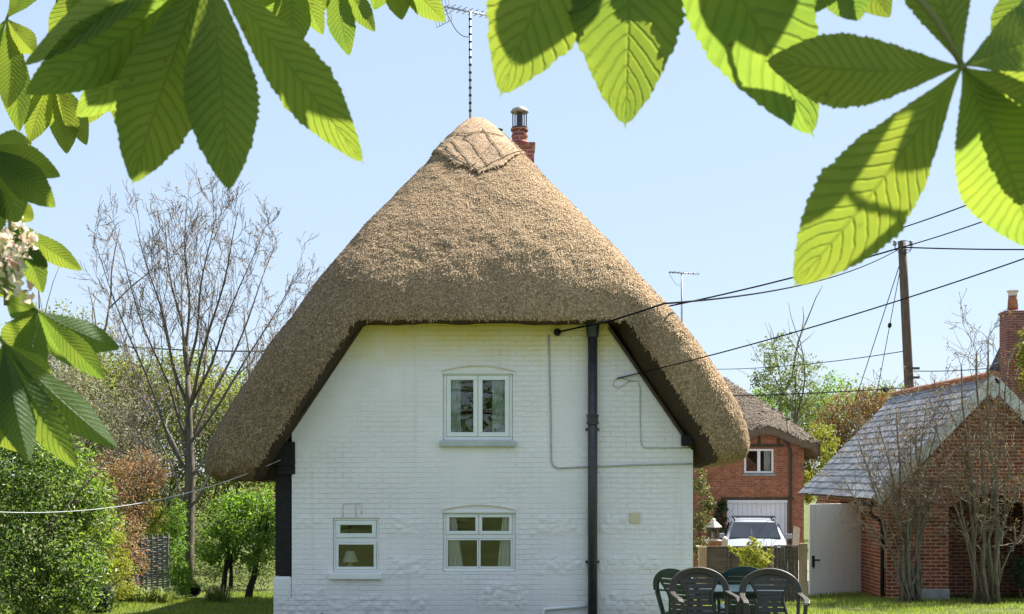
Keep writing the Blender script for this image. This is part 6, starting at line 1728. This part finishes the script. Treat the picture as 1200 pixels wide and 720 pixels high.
# ---- trees behind the viewer: what the window panes mirror
for k, (x, y, r, h) in enumerate(((-9, -24, 4.5, 6.0), (1.5, -27, 5.0, 7.2), (11, -25, 4.6, 6.2), (-19, -28, 5, 6.5), (21, -29, 5, 6.8))):
    leafy('garden_tree', 'broad green garden tree standing behind the viewer beyond the lawn', 'tree', (x, y, gz(x, y)),
          [(x, y, gz(x, y) + h * .55, r, r * .8, h * .42), (x + r * .5, y, gz(x, y) + h * .4, r * .6, r * .6, h * .35), (x - r * .5, y + 1, gz(x, y) + h * .35, r * .6, r * .6, h * .34)], 2600, 0.42, 'leaf_green', 'trees behind the viewer',
          trunks=[((x, y, gz(x, y) - .1), (x + .2, y, gz(x, y) + h * .45), .28)], seed=80 + k, clump=16, spread=.13, shell=.3)

# ================================================================== HORSE CHESTNUT OVERHEAD
CHEST = thing('horse_chestnut_tree', 'horse chestnut tree whose big hand shaped leaves hang over the top of the view', 'tree', (-3.6, -1.8, gz(-3.6, -1.8)))

def prof_w(u):
    if u < 0.62:
        return 0.03 + 0.97 * math.sin(PI / 2 * (u / 0.62)) ** 1.3
    s = (u - 0.62) / 0.38
    a = max(0.0, 1 - s ** 1.75)
    tip = 0.085 * max(0.0, 1 - (s - 0.80) / 0.20) if s > 0.80 else 0.0
    return max(a * (0.93 if s > .5 else 1 - 0.14 * s) if s < 0.93 else 0.0, tip)

def leaflet_arrays(B, T, width, roll, rows=96, half=5, bend=0.05, fold=0.18, seed=0, view=None):
    rr = random.Random(seed)
    ax = T - B; l = ax.length; ax.normalize()
    vw = view or (B.lerp(T, 0.5) - Vector((0, 0, ZC))).normalized()
    side = ax.cross(vw)
    if side.length < 1e-4: side = Vector((1, 0, 0))
    side.normalize(); nr = side.cross(ax).normalized()
    if nr.dot(vw) > 0: nr = -nr
    rot = Matrix.Rotation(roll, 3, ax); side = rot @ side; nr = rot @ nr
    n = 2 * half + 1
    V = []; UV = []; Fc = []
    A = 0.011 * width * (1.0 if rows > 40 else 0)
    fq = rr.uniform(0.80, 1.08); fold = fold * rr.uniform(0.4, 2.0); bend = bend * rr.uniform(0.4, 2.2); sway = rr.uniform(-0.045, 0.045); ph = rr.uniform(0, 6); wl = rr.uniform(0.2, 0.5)
    for i in range(rows + 1):
        u = i / rows
        w = prof_w(u) * width * 0.5
        tooth = (0.075 * ((i % 3) / 2.0) * (0.6 + 0.8 * mnoise.noise(Vector((i * 0.7, seed * 2.3, 4)))) + 0.06 * mnoise.noise(Vector((u * 22, seed * 1.7, 0)))) if (rows > 40 and 0.12 < u < 0.95) else 0
        cx = sway * l * math.sin(PI * u)
        bz_ = -bend * l * u * u + 0.012 * l * math.sin(u * 5 + ph)
        for k in range(n):
            v = -1 + 2 * k / (n - 1)
            e = v * w * (1 + (tooth if abs(v) > 0.99 else 0))
            pz = A * math.cos(2 * PI * 19 * (u * fq - 0.14 * abs(v))) * (1 - 0.25 * abs(v)) * min(1, w / (width * 0.2)) - fold * abs(e) + 0.10 * w * wl * math.sin(u * 9 + ph + v * 2)
            V.append(B + ax * (u * l) + side * (cx + e) + nr * (bz_ + pz))
            UV.append((0.5 + 0.5 * v, u * fq))
    for i in range(rows):
        for k in range(n - 1):
            a = i * n + k; Fc.append((a, a + 1, a + n + 1, a + n))
    return V, UV, Fc

def leaflet_obj(name, arrs, parent):
    V, UV, Fc = arrs
    o = arr_mesh(name, [tuple(v) for v in V], Fc, M['chestnut'], None, True)
    me = o.data; uvl = me.uv_layers.new(name='UVMap')
    li = np.empty(len(me.loops), np.int32); me.loops.foreach_get('vertex_index', li)
    uvl.data.foreach_set('uv', np.array(UV, np.float32)[li].ravel())
    if parent: o.parent = parent
    return o

_ls = [100]
def leaf(hub, D, stalk, leaflets, r=0.0024, hd=0.0):
    """hub px, distance, where the stalk goes (px,py,D), leaflets: (tip px, tip py, width px, tip distance offset, roll deg, bend)"""
    H = P(hub[0], hub[1], D); S = P(*stalk)
    mid = H.lerp(S, 0.5) + Vector((0, 0, 0.02))
    pet = MB().tube([H, H.lerp(mid, .5) + Vector((0, 0, .006)), mid, S], [r * .9, r, r, r * 1.2], 7).lathe([(0.0, -r * 1.5), (r * 1.4, 0), (0.0, r * 1.5)], tuple(H), 8).build('leaf', M['petiole'], CHEST, smooth=True)
    for q in leaflets:
        tx, ty, w, dd, roll = q[:5]; bend = q[5] if len(q) > 5 else 0.05
        _ls[0] += 1
        T = P(tx, ty, D + dd)
        cr = max(0.35, abs(math.cos(R(roll))))
        leaflet_obj('leaflet', leaflet_arrays(H, T, w * D / F / cr, R(roll), seed=_ls[0], bend=bend), pet)
    return pet

# right: the large leaf with its hub in view
leaf((1128, 78), 0.84, (1000, -40, 0.86), [
    (896, 66, 84, 0.02, 14), (930, 338, 116, 0.04, -12, .04), (1212, 300, 122, 0.03, 8, .05), (1330, 190, 92, 0.02, 18), (1310, 30, 100, 0.03, -10), (1085, -150, 92, 0.02, 10)])
leaf((1240, -60), 0.98, (1180, -160, 1.0), [(1168, 60, 64, 0.0, 8), (1215, 95, 70, 0.0, -8), (1280, 90, 70, 0.02, 5)])
# middle: leaflets that hang down from above the frame
leaf((742, -215), 0.92, (800, -330, 0.95), [(581, 108, 134, 0.03, 12, .06), (737, 146, 132, 0.02, -8, .05), (950, 168, 140, 0.04, 10, .05), (640, -60, 100, 0.0, 5), (880, -90, 110, 0.06, 0)])
leaf((985, -75), 1.05, (1010, -170, 1.05), [(1006, 24, 60, -.02, 30), (950, 14, 58, 0.0, 15), (1045, 20, 50, 0.0, -25)])
# left: the large dark leaf
leaf((244, -42), 1.02, (300, -150, 1.05), [
    (153, 218, 98, 0.03, 8, .06), (271, 220, 84, 0.0, -6, .05), (418, 194, 68, 0.02, 14, .06), (24, 122, 76, 0.05, -14, .08), (80, 142, 70, 0.10, 12, .05), (14, 70, 42, 0.04, 40, .05)])
# yellow leaves farther up the boughs
leaf((8, 22), 2.3, (60, -90, 2.4), [(8, 128, 34, 0.0, 5), (48, -40, 30, 0, 10), (24, 158, 36, .1, -10), (40, 62, 30, 0.0, 10), (-40, 120, 36, 0, 0)])
leaf((62, 88), 2.5, (70, -40, 2.4), [(78, 182, 34, 0.05, 5, .03), (103, 172, 28, 0.08, -10, .03), (34, 168, 30, 0.02, 8, .03), (20, 130, 28, .05, 0)])
leaf((140, 62), 2.6, (120, -60, 2.5), [(98, 148, 30, 0.05, 5, .03), (142, 152, 34, .04, -5, .03), (186, 92, 30, .05, 0, .03), (158, 118, 28, .03, 20, .03)])
leaf((345, -42), 1.75, (330, -160, 1.7), [(345, 58, 44, 0.0, -5, .03), (378, 42, 30, 0.03, 10, .03), (308, 26, 34, .03, 10, .03), (290, 10, 30, 0, 0)])
leaf((392, -36), 1.9, (370, -150, 1.85), [(409, 66, 32, 0.02, 5, .03), (440, 38, 26, .02, -8, .03), (360, 20, 30, 0, 8)])
leaf((458, -40), 1.9, (430, -160, 1.9), [(470, 22, 30, 0.0, 5), (437, 12, 28, .02, 10), (498, 12, 30, .02, 0), (520, 26, 34, .0, 12)])
leaf((110, -30), 2.2, (140, -140, 2.2), [(60, 60, 34, 0, 5), (120, 70, 34, .05, -8), (180, 50, 34, .03, 8), (90, 20, 30, 0, 0)])
# left edge
leaf((-22, 172), 1.45, (-120, 60, 1.5), [(70, 210, 34, 0.02, 30, .10), (62, 243, 42, 0.0, 12, .08), (22, 262, 54, 0.02, -8, .05), (-30, 300, 54, 0, 0), (40, 170, 30, .05, 30)])
leaf((14, 262), 1.8, (-60, 180, 1.8), [(97, 318, 26, 0.04, 10, .05), (58, 312, 24, 0.02, -20, .06), (50, 345, 30, 0.03, 10, .05), (6, 330, 36, 0, 0), (36, 240, 30, 0, 10)])
leaf((44, 364), 1.6, (-60, 330, 1.7), [(142, 408, 36, 0.04, -20, .05), (122, 446, 30, 0.0, 10, .04), (84, 432, 28, .02, 25, .04), (38, 446, 40, -.02, -8, .05), (4, 420, 40, 0, 10), (6, 350, 34, 0, 0)])
leaf((4, 402), 1.35, (-110, 330, 1.4), [(142, 524, 40, 0.04, -18, .06), (90, 550, 42, 0.0, 8, .05), (36, 540, 40, -.03, -10, .05), (-10, 530, 44, -.03, 5, .05), (60, 460, 36, 0.05, 20, .06)])
leaf((-30, 470), 1.7, (-130, 420, 1.7), [(24, 530, 34, 0, 10), (40, 500, 32, 0, -10), (-20, 560, 36, 0, 0)])
leaf((-20, 300), 2.0, (-120, 240, 2.0), [(40, 270, 34, 0, 12), (30, 318, 34, .02, -10), (20, 350, 36, .0, 5), (48, 292, 30, .04, 0)])

# blossom candle on the left edge
def blossom(px, py, D, h, seed):
    rng = np.random.default_rng(seed)
    n = 34; b0 = P(px, py + h / 2, D); b1 = P(px - 4, py - h / 2, D)
    st = MB().tube([b0, b0.lerp(b1, .5), b1], [.004, .003, .002], 6).build('blossom', M['petiole'], CHEST, smooth=True)
    pos = []; nr = []
    for k in range(n):
        u = rng.uniform(); c = np.array(b0.lerp(b1, u)); a = rng.uniform(0, 2 * PI); r = .030 * (1 - .65 * u) * rng.uniform(.5, 1.1)
        c = c + np.array([math.cos(a) * r, math.sin(a) * r, 0])
        for q in range(5):
            d = rng.normal(size=3); d /= np.linalg.norm(d); pos.append(c + d * .008); nr.append(d + rng.normal(size=3) * .4)
    V, Fc = leaves_at(np.array(pos), np.array(nr), .012, rng, .7)
    o = arr_mesh('petals', V, Fc, M['petal'], None); o.parent = st
blossom(14, 262, 1.6, 70, 5); blossom(8, 318, 1.55, 80, 6)

# boughs and trunk (they stand behind and above the view) and unseen foliage added to shade the leaves
def boughs():
    rr = random.Random(9)
    x0, y0 = -3.6, -1.8; g = gz(x0, y0)
    tr = [Vector((x0, y0, g - .1)), Vector((x0 + .03, y0 + .02, g + .9)), Vector((x0 + .08, y0 + .05, g + 1.9)), Vector((x0 + .12, y0 + .1, g + 3.4)), Vector((x0 + .1, y0 + .2, g + 5.4))]
    MB().tube(tr, [.34, .27, .25, .21, .13], 16).build('trunk', M['bark'], CHEST, smooth=True)
    for pts, r in (([tr[2], Vector((-2.7, -.9, 3.6)), Vector((-1.4, .2, 4.0)), Vector((-.5, .7, 4.0)), Vector((-.1, .8, 3.9))], .10),
                   ([tr[3], Vector((-2.9, -.4, 4.6)), Vector((-1.6, 1.2, 4.6)), Vector((-.4, 2.3, 4.4))], .08),
                   ([tr[1] + Vector((0, 0, .5)), Vector((-3.0, -.4, 3.1)), Vector((-2.1, 1.0, 3.2)), Vector((-1.35, 1.7, 3.15))], .06)):
        n = 22; q = []
        for k in range(n + 1):
            f = k / n * (len(pts) - 1); i = min(int(f), len(pts) - 2); a = pts[max(i - 1, 0)]; b, c = pts[i], pts[i + 1]; d = pts[min(i + 2, len(pts) - 1)]
            t = f - i
            q.append(0.5 * ((2 * b) + (c - a) * t + (2 * a - 5 * b + 4 * c - d) * t * t + (3 * b - a - 3 * c + d) * t ** 3))
        MB().tube(q, [r * (1 - .8 * k / n) for k in range(n + 1)], 9).build('bough', M['bark'], CHEST, smooth=True)
boughs()
def shade_leaves():
    rr = random.Random(17); V = []; UV = []; Fc = []
    def put(H, T, w, roll, sd, vw=None):
        v, uv, f = leaflet_arrays(H, T, w, roll, rows=18, half=2, seed=sd, view=vw or Vector((.1, .3, 1)).normalized())
        for p in v:                                    # keep them above the photograph's frame
            if p.y > .1 and HY - (p.z - ZC) * F / p.y > -12 and abs(p.x / p.y) < .46: return
        o = len(V); V.extend(v); UV.extend(uv); Fc.extend([tuple(i + o for i in q) for q in f])
    def whole(c, size, sd):
        a0 = rr.uniform(0, 2 * PI); tilt = Vector((rr.gauss(0, .25), rr.gauss(0, .25), 0))
        for k in range(rr.choice((5, 6, 7))):
            a = a0 + k * 0.85; l = size * rr.uniform(.75, 1.1)
            d = Vector((math.cos(a), math.sin(a), -.35 + rr.gauss(0, .15))).normalized()
            put(c, c + d * l, l * .40, rr.uniform(-.2, .2), sd * 10 + k)
    # added unseen leaflets, each set sunward of a leaf patch to shade it
    sd = 0
    for (ax, ay, bx_, by_, w, D, t) in SHADE:
        sd += 1
        put(P(ax, ay, D) + SUN * t, P(bx_, by_, D + .02) + SUN * t, w * D / F, 0, sd, SUN)
    lit = [P(*q) for q in LIT]
    def blocks(c):
        for q in lit:
            d = c - q; t = d.dot(SUN)
            if t > 0 and (d - SUN * t).length < .40: return True
        return False
    for k in range(110):
        sd += 1
        y = rr.uniform(.3, 4.2); x = rr.uniform(-2.6, 1.5) ; z = ZC + .381 * y + rr.uniform(.25, 1.5)
        if blocks(Vector((x, y, z))): continue
        whole(Vector((x, y, z)), rr.uniform(.16, .22), sd)
    for k in range(160):
        sd += 1
        c = Vector((rr.uniform(-6, 1), rr.uniform(-4, 1.2), rr.uniform(3.7, 6.2)))
        if not blocks(c): whole(c, rr.uniform(.18, .26), sd)
    o = leaflet_obj('foliage', (V, UV, Fc), None); adopt(o, CHEST)  # unseen leaves, some added only to cast shade on those in view
    tag(o, None, None, None, 'stuff')
SHADE = [(1150, 78, 890, 60, 130, .85, .36), (1100, 60, 905, 290, 78, .85, .38), (1128, 20, 1130, 165, 90, .85, .34), (1135, 110, 1085, -90, 130, .85, .38),
         (650, -90, 575, 110, 120, .92, .36), (820, -90, 800, 130, 46, .92, .36), (890, -90, 885, 80, 84, .93, .38), (600, -60, 640, 70, 60, .92, .40),
         (240, -60, 135, 215, 104, 1.03, .40), (205, -30, 200, 235, 62, 1.03, .42), (238, -20, 252, 225, 58, 1.01, .40), (312, -10, 306, 215, 22, 1.01, .40), (250, -60, 405, 160, 74, 1.02, .40),
         (215, -40, 20, 120, 120, 1.05, .45), (190, -20, 70, 150, 96, 1.07, .45), (120, -30, 5, 80, 70, 1.05, .48),
         (-30, 170, 75, 212, 50, 1.45, .6), (-20, 180, 66, 248, 60, 1.45, .62), (-10, 180, 20, 280, 90, 1.45, .6), (-20, 390, 35, 470, 60, 1.35, .8)]
LIT = [(1000, 240, .86), (950, 300, .87), (1160, 230, .86), (1150, 170, .86), (760, 70, .93), (745, 115, .93), (900, 70, .94), (930, 130, .95), (660, 50, .93), (10, 100, 2.3), (90, 150, 2.55), (140, 130, 2.6), (345, 20, 1.75), (405, 40, 1.9), (470, 5, 1.9),
       (85, 300, 1.83), (110, 400, 1.63), (110, 435, 1.6), (80, 425, 1.6), (85, 500, 1.36), (120, 510, 1.38), (40, 510, 1.33), (275, 190, 1.0), (395, 180, 1.03)]
shade_leaves()

# ================================================================== LIGHT, SKY, CAMERA
def lighting():
    w = bpy.data.worlds.new('World'); scene.world = w; w.use_nodes = True
    nt = w.node_tree; bg = nt.nodes['Background']
    s = N(nt, 'ShaderNodeTexSky', sky_type='NISHITA', sun_disc=False, sun_elevation=SUN_EL, sun_rotation=SUN_AZ)
    s.dust_density = 0.3; s.ozone_density = 1.6; s.altitude = 50
    g = N(nt, 'ShaderNodeGamma'); g.inputs[1].default_value = 0.55; L(nt, s.outputs[0], g.inputs[0])
    h = N(nt, 'ShaderNodeHueSaturation'); h.inputs['Saturation'].default_value = 1.1; L(nt, g.outputs[0], h.inputs['Color'])
    mx = N(nt, 'ShaderNodeMix', data_type='RGBA', i_0=0.5); mx.inputs[7].default_value = (2.5, 3.2, 4.25, 1); L(nt, h.outputs[0], mx.inputs[6])
    L(nt, mx.outputs[2], bg.inputs[0]); bg.inputs[1].default_value = 0.10
    l = bpy.data.lights.new('sun', 'SUN'); l.energy = 5.0; l.angle = R(0.5); l.color = (1.0, 0.955, 0.88)
    o = bpy.data.objects.new('sun', l); COL.objects.link(o)
    o.rotation_euler = (-SUN).to_track_quat('-Z', 'Y').to_euler(); o.location = (10, 10, 30)
lighting()

cam = bpy.data.cameras.new('camera'); co_ = bpy.data.objects.new('camera', cam); COL.objects.link(co_)
co_.location = (0, 0, ZC); co_.rotation_euler = (PI / 2, 0, 0)
cam.sensor_width = 36.0; cam.lens = 36.0 * F / 1200.0
cam.shift_x = (600 - HX) / 1200.0; cam.shift_y = (HY - 360) / 1200.0
cam.clip_start = 0.05; cam.clip_end = 3000
cam.dof.use_dof = True; cam.dof.focus_distance = 17.5; cam.dof.aperture_fstop = 22.0
scene.camera = co_
vs = scene.view_settings
vs.view_transform = 'Standard'; vs.look = 'None'; vs.gamma = 1.0; vs.use_curve_mapping = False
vs.exposure = 1.63
scene.cycles.max_bounces = 8; scene.cycles.diffuse_bounces = 4; scene.cycles.transparent_max_bounces = 8
scene.cycles.caustics_reflective = False; scene.cycles.caustics_refractive = False
